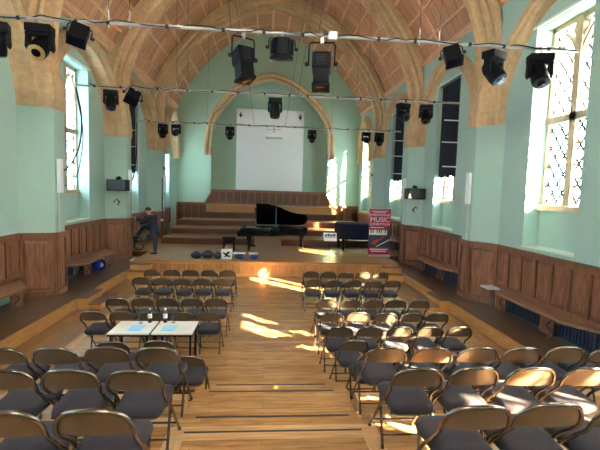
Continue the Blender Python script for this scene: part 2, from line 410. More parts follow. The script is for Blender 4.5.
# ceiling: boarded vault
cv = MB(); ny = 24; Ys = [YF - .2 + (YB + .2 - YF + .2) * i / ny for i in range(ny + 1)]
cv.strip([[(x, y, z) for x, z in VPROF] for y in Ys])
cme = cv.mesh('ceiling', M['vault_wood'], smooth=60)
arc = [0]
for (xa, za), (xb, zb) in zip(VPROF[:-1], VPROF[1:]): arc.append(arc[-1] + math.hypot(xb - xa, zb - za))
key = {(round(x, 3), round(z, 3)): a for (x, z), a in zip(VPROF, arc)}
uvl = cme.uv_layers.new(name='UVMap')
for lp in cme.loops:
    co = cme.vertices[lp.vertex_index].co; uvl.data[lp.index].uv = (key[(round(co.x, 3), round(co.z, 3))], co.y)
ceil = link('ceiling', cme); struct(ceil, 'barrel vault of reddish oak panels')
# battens
tot = arc[-1]
def at_arc(a):
    x = float(np.interp(a, arc, [p[0] for p in VPROF])); z = float(np.interp(a, arc, [p[1] for p in VPROF]))
    e = .05; x2 = float(np.interp(a + e, arc, [p[0] for p in VPROF])); z2 = float(np.interp(a + e, arc, [p[1] for p in VPROF]))
    x1 = float(np.interp(a - e, arc, [p[0] for p in VPROF])); z1 = float(np.interp(a - e, arc, [p[1] for p in VPROF]))
    t = Vector((x2 - x1, z2 - z1)).normalized(); n_ = Vector((t.y, -t.x))   # inward
    if n_.y > 0 and abs(x - XC) < 4: n_ = -n_
    return x, z, t, n_
pur = MB(); NP = 18
for i in range(1, NP):
    a = tot * i / NP; x, z, t, n_ = at_arc(a); w_, d_ = (.045, .06) if i % 3 else (.075, .09)
    q = [(x + t.x * k * w_ + n_.x * j, z + t.y * k * w_ + n_.y * j) for k, j in ((-1, -.02), (1, -.02), (.6, d_), (-.6, d_))]
    pur.prism(q, YF, YB, 'y')
pur.build('purlin', M['vault_batten'], ceil)
bat = MB()
yy = 5.09 - 4.8
while yy < YB - .2:
    for k in range(1, 3):
        y = yy + 4.8 * k / 3
        if y > YB - .1 or y < YF: continue
        ring = []
        for i in range(41):
            x, z, t, n_ = at_arc(min(max(tot * i / 40, .06), tot - .06))
            ring.append([(x - n_.x * .02, y - .035, z - n_.y * .02), (x + n_.x * .05, y - .025, z + n_.y * .05), (x + n_.x * .05, y + .025, z + n_.y * .05), (x - n_.x * .02, y + .035, z - n_.y * .02)])
        bat.strip(ring)
    yy += 4.8
bat.build('vault_batten', M['vault_batten'], ceil)
for s, n in SIDES:
    mb = MB(); q = [(sx(s, 5.64), 7.16), (sx(s, 5.30), 7.16), (sx(s, 5.27), 7.22), (sx(s, 5.20), 7.25), (sx(s, 5.14), 7.33), (sx(s, 5.14), 7.40), (sx(s, 5.20), 7.46), (sx(s, 5.64), 7.54)]
    mb.prism(q, YF, YB, 'y').build('cornice', M['vault_batten'], ceil)

# transverse stone ribs and wall arches
RIB = [(4.84, 4.9), (4.83, 6.0), (4.74, 6.7), (4.38, 7.58), (3.75, 8.56), (2.95, 9.5), (2.2, 10.03), (1.1, 10.62), (0, 10.95)]
rp_ = full([(p.x, p.y) for p in catmull(RIB, 4)])
RH = [(-.85, .20), (-.56, .24), (-.52, .31), (-.44, .33), (-.38, .29), (-.43, .245), (-.37, .215), (-.28, .25), (-.21, .225), (-.19, .16), (-.27, .13), (-.20, .10), (-.10, .13), (-.02, .11), (.0, .06), (-.06, .03)]
RS = [(o, -d) for o, d in RH] + [(o, d) for o, d in RH[::-1]]
tn = 2
for i, y in enumerate([.29] + PY):
    mb = MB(); sweep_ring(mb, rp_, RS, lambda a, z, d: (XC + a, y + d, z))
    o = mb.build('trim_%d' % tn, M['stone'], None, smooth=40); struct(o, 'stone rib arching across the vault'); tn += 1
WA = [(1.72, 4.46), (1.64, 5.0), (1.42, 5.6), (1.02, 6.08), (.5, 6.42), (0, 6.55)]
wa = full([(p.x, p.y) for p in catmull(WA, 4)])
WS = [(.02, WALL + .02), (0, 5.24), (-.03, 5.17), (-.07, 5.20), (-.10, 5.10), (-.16, 5.08), (-.19, 5.13), (-.22, 5.02), (-.32, 4.99), (-.35, 5.06), (-.39, 5.03), (-.43, 5.12), (-.44, WALL + .02)]
for s, n in SIDES:
    for m_ in BAYS[1:]:
        mb = MB(); wk = min(1.13 if s < 0 else 1.0, (YB - .5 - m_) / 1.72)
        sweep_ring(mb, [(p[0] * wk, p[1]) for p in wa if m_ + p[0] * wk < YB + .4], WS, lambda a, z, d: (wx(s, d) if d > 5.15 else sx(s, d), min(m_ + a, YB), z))
        o = mb.build('trim_%d' % tn, M['stone'], None, smooth=40); struct(o, 'stone arch over a window bay of the %s wall' % n); tn += 1

# windows
wn = 1
def window(s, m_):
    global wn
    a0, a1 = 5.57, 5.66
    fr = MB()
    H = .78; z0, z1, zt, zh = 2.66, 6.2, (4.36 if m_ > 0 else 4.1), 5.55
    def b(a, c, y0, y1, q0, q1): bw_(fr, s, a, c, y0, y1, q0, q1)
    b(a0, a1, m_ - H - .05, m_ - H + .10, z0, z1); b(a0, a1, m_ + H - .10, m_ + H + .05, z0, z1)
    b(a0 - .02, a1, m_ - .085, m_ + .085, z0, z1)
    b(a0 - .02, a1, m_ - H, m_ + H, zt - .07, zt + .07); b(a0, a1, m_ - H, m_ + H, z1 - .1, z1 + .05)
    o = fr.build('window_%d' % wn, M['window_stone']); struct(o, 'stone mullioned leaded window in the %s wall' % ('left' if s < 0 else 'right'))
    sl_ = MB(); q = [(wx(s, 5.48), 2.56), (wx(s, 5.52), 2.66), (wx(s, 5.67), 2.74), (wx(s, 5.72), 2.56)]
    sl_.prism(q, m_ - H - .02, m_ + H + .02, 'y').build('window_sill', M['window_stone'], o)
    # cusped tracery: arched heads for both lights, and a head above
    tr = MB()
    for c in (m_ - .38, m_ + .38):
        for zc, zz in ((zh, .46), (zt - .07, .0)):
            if zz == 0: continue
            pts = [(c - .31, zc - .25), (c - .30, zc), (c - .2, zc + .22), (c, zc + .42), (c + .2, zc + .22), (c + .30, zc), (c + .31, zc - .25)]
            pp = [(wx(s, 5.62), p.x, p.y) for p in catmull(pts, 3)]
            tr.tube(pp, .055, 6)
    tr.tube([(wx(s, 5.62), m_, zh + .15), (wx(s, 5.62), m_ - .2, zh + .45), (wx(s, 5.62), m_, zh + .66), (wx(s, 5.62), m_ + .2, zh + .45)], .045, 6, closed=True)
    tr.build('tracery', M['window_stone'], o, smooth=50)
    bar = MB()
    for z in (3.05, 3.45, 3.85, 4.75, 5.15): bar.tube([(wx(s, 5.60), m_ - H, z), (wx(s, 5.60), m_ + H, z)], .015, 6)
    bar.build('saddle_bar', M['strip'], o)
    for y0, y1 in ((m_ - H + .08, m_ - .05), (m_ + .05, m_ + H - .08)):
        for zz0, zz1, mt in ((z0 + .02, zt - .05, 'glass_lower'), (zt + .05, z1, 'glass_lower' if m_ > 20 else 'glass_upper')):
            X = wx(s, 5.635); g = MB().add([(X, y0, zz0), (X, y1, zz0), (X, y1, zz1), (X, y0, zz1)], [(0, 1, 2, 3)])
            g.build('leaded_pane', M[mt], o)
    wn += 1
    L = bpy.data.lights.new('daylight_portal', 'AREA'); L.shape = 'RECTANGLE'; L.size = 1.6; L.size_y = 3.6; L.cycles.is_portal = True
    lo = bpy.data.objects.new('daylight_portal', L); COL.objects.link(lo); lo.location = (wx(s, 5.8), m_, 4.43)
    lo.rotation_euler = (PI / 2, 0, PI / 2 * s) 
for s, n in SIDES:
    for m_ in BAYS: window(s, m_)
L = bpy.data.lights.new('daylight_portal', 'AREA'); L.shape = 'RECTANGLE'; L.size = 2.6; L.size_y = 2.2; L.cycles.is_portal = True
lo = bpy.data.objects.new('daylight_portal', L); COL.objects.link(lo); lo.location = (.1, YF - .32, 7.5); lo.rotation_euler = (PI / 2, 0, 0)
fr = MB()  # unseen window put in to bring soft fill from behind the camera
for x in (-1.2, .1, 1.4): fr.box(x - .07, x + .07, YF - .28, YF - .12, 6.4, 8.6)
for z in (6.4, 8.55): fr.box(-1.2, 1.4, YF - .28, YF - .12, z - .06, z + .06)
o = fr.build('window_%d' % wn, M['window_stone']); struct(o, 'high mullioned window added in the unseen rear wall for fill light')
X = YF - .2
MB().add([(-1.2, X, 6.4), (1.4, X, 6.4), (1.4, X, 8.6), (-1.2, X, 8.6)], [(0, 1, 2, 3)]).build('leaded_pane', M['glass_upper'], o)

# wainscot
WZ = 1.73
for s, n in SIDES:
    base = None
    def face(mb_s, mb_p, p, q, z0, z1, npan, flip):
        """panelled face from plan point p to q"""
        p = Vector((p[0], p[1], 0)); q = Vector((q[0], q[1], 0)); d = q - p; L_ = d.length; d.normalize(); nr = Vector((d.y, -d.x, 0)) * flip
        def bb(mb, a0, a1, zz0, zz1, th, back=0):
            vs = [p + d * a + nr * k + Vector((0, 0, z)) for z in (zz0, zz1) for k in (-.02, th) for a in (a0, a1)]
            mb.add(vs, [(0, 2, 3, 1), (4, 5, 7, 6), (0, 1, 5, 4), (2, 6, 7, 3), (0, 4, 6, 2), (1, 3, 7, 5)])
        bb(mb_p, 0, L_, z0, z1, .004)
        bb(mb_s, 0, L_, z1 - .14, z1 - .03, .042); bb(mb_s, 0, L_, z0, z0 + .10, .042); bb(mb_s, -.01, L_ + .01, z1 - .03, z1, .07)
        w_ = L_ / npan
        for i in range(npan + 1):
            c = i * w_; a0 = max(0, c - .045); a1 = min(L_, c + .045)
            bb(mb_s, a0, a1, z0 + .1, z1 - .14, .042)
            if i < npan:
                # raised field
                a0, a1, b0, b1 = c + .055, c + w_ - .055, z0 + .11, z1 - .15; e = .05
                R2 = lambda k, th: [p + d * a + nr * th + Vector((0, 0, z)) for a, z in ((a0 + k, b0 + k), (a1 - k, b0 + k), (a1 - k, b1 - k), (a0 + k, b1 - k))]
                mb_p.loft([R2(0, .0), R2(.012, .008), R2(.012 + e, .034), R2(.02 + e, .036)])
    mbs, mbp = MB(), MB()
    edges = [YF] + PY + [YB + HB[s]]
    for i in range(len(edges) - 1):
        ya = edges[i] + (HB[s] if i > 0 else 0); yb = edges[i + 1] - HB[s] if i < len(edges) - 2 else YB
        zlo = .74 if yb < STG + 1 else .95
        face(mbs, mbp, (wx(s, WALL - .005), ya), (wx(s, WALL - .005), yb), zlo, WZ, max(1, round((yb - ya) / .46)), -s)
    for y in PY:
        zl = LZ if y < LE else SZ
        A, B, C, D = (wx(s, WALL), y - HB[s]), (sx(s, PIER), y - .21), (sx(s, PIER), y + .21), (wx(s, WALL), y + HB[s])
        face(mbs, mbp, A, B, zl + .02, WZ, 1, -s); face(mbs, mbp, B, C, zl + .02, WZ, 1, -s); face(mbs, mbp, C, D, zl + .02, WZ, 1, -s)
        for P_, Q_ in ((A, B), (B, C), (C, D)):
            mbs.prism([(P_[0], P_[1]), (Q_[0], Q_[1]), (Q_[0] - s * .05, Q_[1] - (.02 if P_ == A else 0)), (P_[0] - s * .05, P_[1] - (.02 if P_ == A else 0))], zl + .002, zl + .12)
    o = mbs.build('baseboard_%s' % n, M['wainscot']); struct(o, 'dark oak wainscot along the %s wall' % n)
    mbp.build('wainscot_panel', M['wainscot_panel'], o)
# wainscot on the back wall and in the alcove
def flat_wains(name, x0, x1, y, z0, z1, npan, label, slant=0):
    a = MB(); p = MB()
    p.prism([(x0, z0), (x1, z0), (x1 - slant, z1), (x0 + slant, z1)], y - .02, y + .02, 'y')
    a.prism([(x0 + slant - .02, z1 - .04), (x1 - slant + .02, z1 - .04), (x1 - slant + .02, z1), (x0 + slant - .02, z1)], y - .075, y + .02, 'y')
    a.box(x0 + slant * .85, x1 - slant * .85, y - .05, y, z1 - .14, z1 - .04).box(x0, x1, y - .05, y, z0, z0 + .1)
    for i in range(npan + 1):
        f = i / npan; xt = x0 + slant + (x1 - x0 - 2 * slant) * f; xb = x0 if (i == 0 and slant) else x1 if (i == npan and slant) else xt
        a.prism([(xb - .04, z0 + .1), (xb + .04, z0 + .1), (xt + .04, z1 - .14), (xt - .04, z1 - .14)], y - .06, y, 'y')
    o = a.build(name, M['wainscot_panel']); struct(o, label); p.build('wainscot_panel', M['riser_face'], o)
flat_wains('baseboard_back_left', sx(-1, 5.22), sx(-1, 3.6), YB - .03, SZ, 2.04, 4, 'oak wainscot on the back wall left of the arch')
flat_wains('baseboard_back_right', sx(1, 3.6), sx(1, 5.22), YB - .03, SZ, 2.04, 4, 'oak wainscot on the back wall right of the arch')
flat_wains('baseboard_back', XC - 3.62, XC + 3.62, YB - .08, 1.95, 2.80, 16, 'tall oak wainscot below the white screen', .36)

# ------------------------------------------------------------------ risers at the back of the stage
R_ = [(17.4, .78, 18.9), (18.9, 1.03, 20.5), (20.5, 1.30, 21.95)]
ordn = ['lowest', 'second', 'third', 'highest']
for sn, x0, x1 in (('left', sx(-1, 4.4), -.56), ('right', .64, sx(1, 4.55))):
    for i, (y0, z, y1) in enumerate(R_):
        r = thing('choir_riser', ((x0 + x1) / 2, y0, SZ), '%s wide oak riser step on the stage %s of the piano' % (ordn[i], sn), 'riser', 'stepped risers behind the piano')
        cx = (x0 + x1) / 2
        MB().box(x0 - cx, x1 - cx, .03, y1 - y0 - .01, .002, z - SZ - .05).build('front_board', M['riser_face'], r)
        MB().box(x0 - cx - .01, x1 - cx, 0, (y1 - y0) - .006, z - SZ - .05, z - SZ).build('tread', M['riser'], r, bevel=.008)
    xa, xb = (XC - 3.4, -.56) if sn == 'left' else (.64, XC + 3.45)
    cx = (xa + xb) / 2
    r = thing('choir_riser', (cx, 21.95, SZ), 'highest oak riser on the stage %s of the piano under the screen' % sn, 'riser', 'stepped risers behind the piano')
    MB().box(xa - cx + .05, xb - cx,   .04, 2.05, .002, 1.07).build('front_board', M['riser_face'], r)
    MB().box(xa - cx, xb - cx, 0, 2.06, 1.07, 1.13).build('tread', M['riser'], r, bevel=.008)
    MB().box(xa - cx + .12, xb - cx - (.05 if sn == 'left' else -.05), 1.0, 2.04, 1.13, 1.46).build('back_board', M['ledge_face'], r)
    MB().box(-.05, .05, -.04, 0, .85, 1.4).build('end_post', M['riser_face'], r).location = ((xb - cx - .05) if sn == 'left' else (xa - cx + .05), -.02, 0)

# steps between walkway, stage and floor
def steps(label, blocks):
    x0, x1, y0, y1, _z = blocks[0]; cx, cy = (x0 + x1) / 2, (y0 + y1) / 2
    t = thing('wooden_steps', (cx, cy, 0), label, 'steps', 'short wooden steps beside the walkways')
    for (a0, a1, b0, b1, z) in blocks:
        zb = .004
        k = MB().box(a0 - cx, a1 - cx, b0 - cy, b1 - cy, zb, z - .025).build('step_box', M['ledge_face'], t)
        MB().box(a0 - cx - .01, a1 - cx + .01, b0 - cy - .01, b1 - cy + .01, z - .025, z).build('tread', M['riser_face'], k, bevel=.005)
for s, n in SIDES:
    def xr(a, b): return tuple(sorted((sx(s, a), sx(s, b))))
    a0, a1 = xr(4.08, 4.312); b0, b1 = xr(3.80, 4.07)
    steps('two low oak steps halfway along the %s walkway' % n, [(a0, a1, 9.5, 10.3, LZ), (b0, b1, 9.5, 10.6, .15)])
    a0, a1 = xr(3.72, 4.312); b0, b1 = xr(3.55, 4.312)
    steps('two oak steps in the %s corner where walkway meets stage' % n, [(a0, a1, 13.12, 13.41, .42), (b0, b1, 12.82, 13.11, .24)])

# ------------------------------------------------------------------ benches and radiators
def bench(s, y0, y1, z, legs, label):
    cy = (y0 + y1) / 2; gl = LZ if z < .85 else SZ
    t = thing('wall_bench', (sx(s, 5.0), cy, gl), label, 'bench', 'benches along the walls')
    X0 = sx(s, 5.0)
    e = .78 - HB[s]
    pl = [(wx(s, WALL - .05) - X0, y0 - e + .06 - cy), (sx(s, PIER + .02) - X0, y0 + .62 - .3 * (e > 0) * .2 - e + (e > 0) * .3 - cy), (sx(s, PIER + .02) - X0, y1 - .62 + e - (e > 0) * .26 - cy), (wx(s, WALL - .05) - X0, y1 + e - .06 - cy)]
    MB().prism(pl, z - .05 - gl, z - gl).build('seat', M['bench'], t, bevel=.01)
    for y in legs:
        p = [(sx(s, 5.02) - X0, z - .06 - gl), (sx(s, 4.99) - X0, z - .14 - gl), (sx(s, 4.93) - X0, z - .2 - gl), (sx(s, 4.99) - X0, z - .28 - gl), (sx(s, 5.03) - X0, z - .34 - gl), (sx(s, 4.97) - X0, z - .40 - gl), (sx(s, 4.94) - X0, .004)]
        pts = [(q.x, y - cy, q.y) for q in catmull(p, 4)]
        MB().tube(pts, .014, 6).build('leg', M['iron'], t, smooth=60)
        x0, x1 = sorted((sx(s, 5.09) - X0, sx(s, 5.13) - X0))
        MB().box(x0, x1, y - cy + .05, y - cy + .42, .006, z - .06 - gl).build('support_board', M['wainscot'], t)
def radiator(s, y0, y1, z0, label):
    t = thing('radiator', (wx(s, 5.15), (y0 + y1) / 2, z0 + .004), label, 'radiator', 'dark blue radiators under the benches')
    cy = (y0 + y1) / 2; n_ = int((y1 - y0) / .075); b = MB()
    b.box(-.03, .03, y0 - cy, y1 - cy, .07, .10).box(-.03, .03, y0 - cy, y1 - cy, .33, .36)
    for i in range(n_):
        y = y0 - cy + (i + .5) * (y1 - y0) / n_
        b.box(-.04, .04, y - .025, y + .025, .05, .38)
    b.build('column_block', M['navy'], t, bevel=.006)
    MB().tube([(0, y0 - cy - .10, 0), (0, y0 - cy - .10, .09), (0, y0 - cy + .01, .09)], .012, 6).build('pipe', M['navy'], t)
BB = [(PY[0] + .78, PY[1] - .78, 'second', .745, [6.9, 8.42]), (PY[1] + .78, PY[2] - .78, 'third', .745, [11.70, 13.22]), (PY[2] + .78, PY[3] - .78, 'fourth', .955, [16.5, 18.02])]
where = {'second': 'in the nearest full window bay', 'third': 'in the middle window bay before the stage', 'fourth': 'in the window bay beside the stage'}
for s, n in SIDES:
    for y0, y1, o_, z, legs in BB:
        bench(s, y0, y1, z, legs, 'oak bench against the %s wall %s' % (n, where[o_]))
        m_ = (y0 + y1) / 2
        zb = LZ if z < .85 else SZ
        for ra, rb, w_ in ((m_ - 1.5, m_ - .62, 'near end'), (m_ - .1, m_ + .88, 'middle')):
            radiator(s, ra, rb, zb, 'dark blue radiator under the %s bench %s, %s' % (n, {'second': 'of the nearest bay', 'third': 'of the middle bay', 'fourth': 'beside the stage'}[o_], w_))
bench(1, 1.2, PY[0] - .78, .745, [3.0], 'oak bench against the right wall beside the seating tiers') if False else None

# ------------------------------------------------------------------ chairs
def make_chair():
    r = thing('folding_chair', (0, 0, 0), 'x', 'chair')
    K = [(.84, .0), (.70, .045), (.655, .065), (.615, .10), (.58, .150), (.0, .66)]      # side view of the main tube: height, depth
    yb = lambda z: float(np.interp(-z, [-k[0] for k in K], [k[1] for k in K]))
    arch = []
    for i in range(27):
        a = PI * i / 26; c, s_ = math.cos(a), math.sin(a)
        arch.append((.196 * math.copysign(abs(c) ** (2 / 2.9), c), .672 + .158 * abs(s_) ** (2 / 2.3)))
    bow = lambda x: -.030 * (1 - (x / .2) ** 2)
    path = [(.176, .50), (.176, .565), (.180, .60), (.190, .635)] + arch + [(-.190, .635), (-.180, .60), (-.176, .565), (-.176, .50)]
    P3 = [(x, yb(z) + (bow(x) if z > .66 else 0), z) for x, z in path]
    MB().tube(P3, .0125, 8).build('back_frame', M['bronze_tube'], r, smooth=60)
    pan = MB(); cols = 20; rings = []
    for i in range(cols + 1):
        x = -.190 + .380 * i / cols
        zt = .672 + .152 * max(0, 1 - (abs(x) / .1905) ** 2.9) ** (1 / 2.3)
        zb = .664; zt = max(zt, zb + .004); ring = []
        for k in range(5):
            z = zb + (zt - zb) * k / 4; ring.append((x, yb(z) + bow(x) + .006, z))
        ring += [(p[0], p[1] + .006, p[2]) for p in ring[::-1]]
        rings.append(ring)
    pan.loft(rings).build('backrest', M['bronze'], r, smooth=50)
    st_ = MB()
    def rr(y0, y1, w0, w1, rad, z):
        pts = []
        for cx, cy, a0 in ((w1 - rad, y1 - rad, 0), (-w1 + rad, y1 - rad, 90), (-w0 + rad * .8, y0 + rad * .8, 180), (w0 - rad * .8, y0 + rad * .8, 270)):
            q = rad if a0 < 180 else rad * .8
            for k in range(6):
                a = math.radians(a0 + 90 * k / 5); pts.append((cx + q * math.cos(a), cy + q * math.sin(a), z))
        return pts
    st_.loft([rr(.095, .495, .150, .165, .06, .420), rr(.078, .512, .168, .183, .07, .428), rr(.070, .522, .174, .190, .07, .452), rr(.078, .512, .168, .184, .07, .482), rr(.095, .495, .150, .168, .07, .494), rr(.14, .45, .10, .12, .06, .499)])
    st_.build('seat', M['seat_cloth'], r, smooth=60)
    MB().loft([rr(.10, .49, .15, .165, .06, .404), rr(.10, .49, .15, .165, .06, .421)]).build('seat_pan', M['bronze'], r)
    for s in (-1, 1):
        x = s * .194
        l = MB().tube([(s * .176, yb(.51), .51), (x, yb(.45), .45), (x, yb(.02), .02)], .0115, 8).build('leg', M['bronze_tube'], r, smooth=60)
        MB().tube([(x, yb(.035), .035), (x, yb(.001), .001)], .015, 8).build('rubber_foot', M['rubber'], l, smooth=60)
        x = s * .165
        l = MB().tube([(x, .45, .412), (x, .43, .34), (x, .315, .02)], .0115, 8).build('leg', M['bronze_tube'], r, smooth=60)
        MB().tube([(x, .320, .035), (x, .308, .001)], .015, 8).build('rubber_foot', M['rubber'], l, smooth=60)
    MB().tube([(-.194, yb(.12), .12), (.194, yb(.12), .12)], .008, 6).build('stretcher', M['bronze_tube'], r, smooth=60)
    MB().tube([(-.165, .343, .10), (.165, .343, .10)], .008, 6).build('stretcher', M['bronze_tube'], r, smooth=60)
    return r
proto = make_chair(); first = True
nth = ['next to the aisle', 'second from the aisle', 'third from the aisle', 'fourth from the aisle', 'fifth from the aisle', 'sixth from the aisle']
ROWS = [
 ('left', 'row nearest the stage', 10.44, 0, [-.96, -1.41, -1.88, -2.34, -2.81]),
 ('left', 'second row from the stage', 9.45, 0, [-.98, -1.42, -1.87, -2.33, -2.79]),
 ('left', 'third row from the stage', 7.70, 0, [-.92, -1.36, -1.81, -2.25, -2.71]),
 ('left', 'row just beyond the two tables', 6.84, 0, [-.95, -1.39, -1.87, -2.33, -2.79]),
 ('left', 'floor row behind the judges tables', 5.0, 0, [-.93, -1.38, -1.83, -2.28]),
 ('left', 'lowest raised tier', 3.85, .54, [-1.0, -1.46, -1.92, -2.38]),
 ('left', 'middle raised tier', 3.04, .68, [-.95, -1.42, -1.88]),
 ('left', 'nearest raised tier', 2.17, .84, [-.90, -1.36]),
 ('right', 'row nearest the stage', 10.44, 0, [1.17, 1.62, 2.08, 2.53, 2.99]),
 ('right', 'second row from the stage', 9.45, 0, [1.14, 1.59, 2.06, 2.53, 2.99]),
 ('right', 'third row from the stage', 7.70, 0, [1.19, 1.64, 2.09, 2.54, 3.0]),
 ('right', 'fourth row from the stage', 6.84, 0, [1.15, 1.61, 2.08, 2.54, 3.0]),
 ('right', 'fifth row from the stage', 6.10, 0, [1.15, 1.62, 2.1, 2.58, 3.05]),
 ('right', 'floor row just below the tiers', 5.0, 0, [1.37, 1.87, 2.37, 2.87, 3.37, 3.86]),
 ('right', 'lowest raised tier', 3.85, .54, [1.2, 1.66, 2.13, 2.59, 3.06, 3.53]),
 ('right', 'middle raised tier', 3.04, .68, [1.21, 1.68, 2.15, 2.62]),
 ('right', 'nearest raised tier', 2.17, .84, [1.23, 1.68, 2.14]),
]
def place_chair(x, y, z, label, rz=0):
    global first
    c = proto if first else copy_tree(proto)
    first = False
    c.location = (x, y, z + .003); c.rotation_euler = (0, 0, rz); tag(c, label, 'chair', 'bronze folding chairs set out in rows')
    return c
for side, row, y, z, xs_ in ROWS:
    for i, x in enumerate(xs_):
        kf = .97 if z == 0 else .963
        place_chair(x * kf, y * kf + random.uniform(-.015, .015), z, 'folding chair in the %s block, %s, %s' % (side, row, nth[i]), math.radians(random.uniform(-1.2, 1.2)))
place_chair(-1.93, 5.31, 0, 'folding chair pulled up to the left table', .02)
place_chair(-1.36, 5.345, 0, 'folding chair pulled up to the right table', -.02)
place_chair(1.22, 5.36, 0, 'stray folding chair wedged between the fifth and lowest floor rows by the aisle', .03)

# ------------------------------------------------------------------ judges' tables
TB = []
for name, x0, x1 in (('left', -2.20, -1.635), ('right', -1.60, -1.03)):
    cx = (x0 + x1) / 2; hw = (x1 - x0) / 2
    t = thing('folding_table', (cx, 6.16, 0.003), 'small pale topped table with black legs, the %s one of two' % name, 'table', 'pair of small tables')
    MB().box(-hw, hw, -.28, .28, .712, .735).build('table_top', M['laminate'], t, bevel=.003)
    MB().box(-hw - .004, hw + .004, -.284, .284, .69, .713).build('edge_frame', M['black'], t)
    for a in (-1, 1):
        for b in (-1, 1):
            MB().tube([(a * (hw - .03), b * .23, .70), (a * (hw - .03), b * .25, .0)], .016, 8).build('leg', M['black'], t, smooth=60)
        MB().tube([(a * (hw - .03), -.24, .2), (a * (hw - .03), .24, .2)], .01, 6).build('stretcher', M['black'], t)
    TB.append(cx)
def bottle(x, y, label):
    t = thing('water_bottle', (x, y, .739), label, 'bottle', 'water bottles on the tables')
    MB().lathe([(.028, 0), (.033, .006), (.033, .06), (.031, .07), (.033, .08), (.033, .13), (.026, .165), (.014, .185), (.013, .20)], 14).build('bottle_body', M['bottle'], t, smooth=50)
    MB().lathe([(.0335, .07), (.0335, .125)], 14).build('paper_band', M['paper'], t, smooth=50)
    MB().lathe([(.015, .195), (.015, .215), (.012, .218)], 12).build('cap', M['white'], t, smooth=50)
bottle(-1.75, 6.38, 'plastic water bottle on the left table'); bottle(-1.52, 6.38, 'plastic water bottle on the right table')
def tumbler(x, y, label):
    t = thing('drinking_glass', (x, y, .739), label, 'glass', 'drinking glasses on the tables')
    MB().lathe([(.026, 0), (.032, .10), (.029, .10), (.024, .01)], 14).build('tumbler_wall', M['tumbler'], t, smooth=50)
tumbler(-1.87, 6.33, 'clear drinking glass on the left table'); tumbler(-1.39, 6.36, 'clear drinking glass on the right table')
for cx, n in ((-1.87, 'left'), (-1.40, 'right')):
    mb = MB()
    for k in range(3): mb.box(-.10 + k * .02, .07 + k * .02, -.14 + k * .008, .09 + k * .008, k * .003, k * .003 + .0025)
    tag(mb.build('leaflet', M['blue_paper']), 'pale blue leaflets lying on the %s table' % n, 'leaflet', 'blue leaflets on the tables').location = (cx, 6.12, .738)

# ------------------------------------------------------------------ stage furniture
def grand_piano():
    t = thing('grand_piano', (.25, 15.95, SZ), 'black grand piano with its lid raised on the stage', 'piano')
    # plan: keyboard at -x end, tail at +x; straight side at +y
    out = [(-1.0, -.72), (-.55, -.72), (-.2, -.70), (.2, -.55), (.55, -.28), (.9, -.12), (1.2, -.05), (1.33, .1), (1.36, .35), (1.3, .6), (1.12, .72), (-1.0, .72)]
    P = catmull(out[2:11], 4); pl = [out[0], out[1]] + [(p.x, p.y) for p in P] + [out[11]]
    MB().prism(pl, .62, .93).build('case', M['black_gloss'], t, smooth=30, bevel=.006)
    MB().box(-1.32, -1.0, -.74, .74, .60, .70).build('key_bed', M['black_gloss'], t, bevel=.008)
    MB().box(-1.28, -1.06, -.62, .62, .70, .725).build('keyboard', M['ivory'], t)
    MB().box(-1.06, -1.0, -.72, .72, .70, .92).build('fallboard', M['black_gloss'], t)
    for y in (-.74, .62): MB().prism([(-1.32, .70), (-1.0, .70), (-1.0, .92), (-1.12, .90), (-1.3, .76)], y, y + .12, 'y').build('arm', M['black_gloss'], t)
    hinge = Matrix.Translation((0, .72, .935)) @ Matrix.Rotation(math.radians(-36), 4, 'X') @ Matrix.Translation((0, -.72, 0))
    lid = [p for p in pl if p[0] > -.15]
    lid = [(-.15, -.72)] + [p for p in pl if p[0] > -.15 and p != (-1.0, .72)] + [(-.15, .72)]
    MB().prism([(x, y - .02) for x, y in lid], 0, .025, 'z', hinge).build('lid', M['black_gloss'], t, bevel=.004)
    MB().prism([(-.66, -.74), (-.14, -.74), (-.14, .70), (-.66, .70)], .0, .045, 'z', hinge).build('lid_flap', M['black_gloss'], t, bevel=.006)
    MB().tube([(.1, -.5, .92), hinge @ Vector((.1, -.52, 0))], .012, 6).build('lid_prop', M['black_gloss'], t)
    MB().box(-.62, -.5, -.4, .4, .93, 1.16, Matrix.Identity(4)).build('music_desk', M['black_gloss'], t, bevel=.01) if False else None
    for x, y in ((-.88, -.6), (-.88, .58), (1.12, .25)):
        l = MB().loft([[(x + a * w, y + b * w, z) for a, b in ((-1, -1), (1, -1), (1, 1), (-1, 1))] for z, w in ((.62, .10), (.5, .095), (.46, .065), (.12, .05), (.07, .06), (.055, .06))]).build('leg', M['black_gloss'], t, bevel=.004)
        MB().lathe([(.012, -.022), (.034, -.02), (.034, .02), (.012, .022)], 12, Matrix.Translation((x, y, .036)) @ Matrix.Rotation(PI / 2, 4, 'X')).build('caster', M['warm_ring'], l, smooth=40)
    MB().box(-.80, -.66, -.14, .14, .16, .2).box(-.75, -.72, -.1, -.07, .2, .62).box(-.75, -.72, .07, .1, .2, .62).build('pedal_lyre', M['black_gloss'], t)
grand_piano()
t = thing('piano_bench', (-1.38, 15.55, SZ + .003), 'black piano stool at the keyboard end of the grand piano', 'stool')
MB().box(-.24, .24, -.18, .18, .45, .54).build('seat', M['black'], t, bevel=.02)
MB().box(-.21, .21, -.15, .15, .32, .449).build('apron', M['black'], t)
for a in (-1, 1):
    for b in (-1, 1): MB().box(a * .18 - .03, a * .18 + .03, b * .13 - .03, b * .13 + .03, 0, .46).build('leg', M['black'], t)
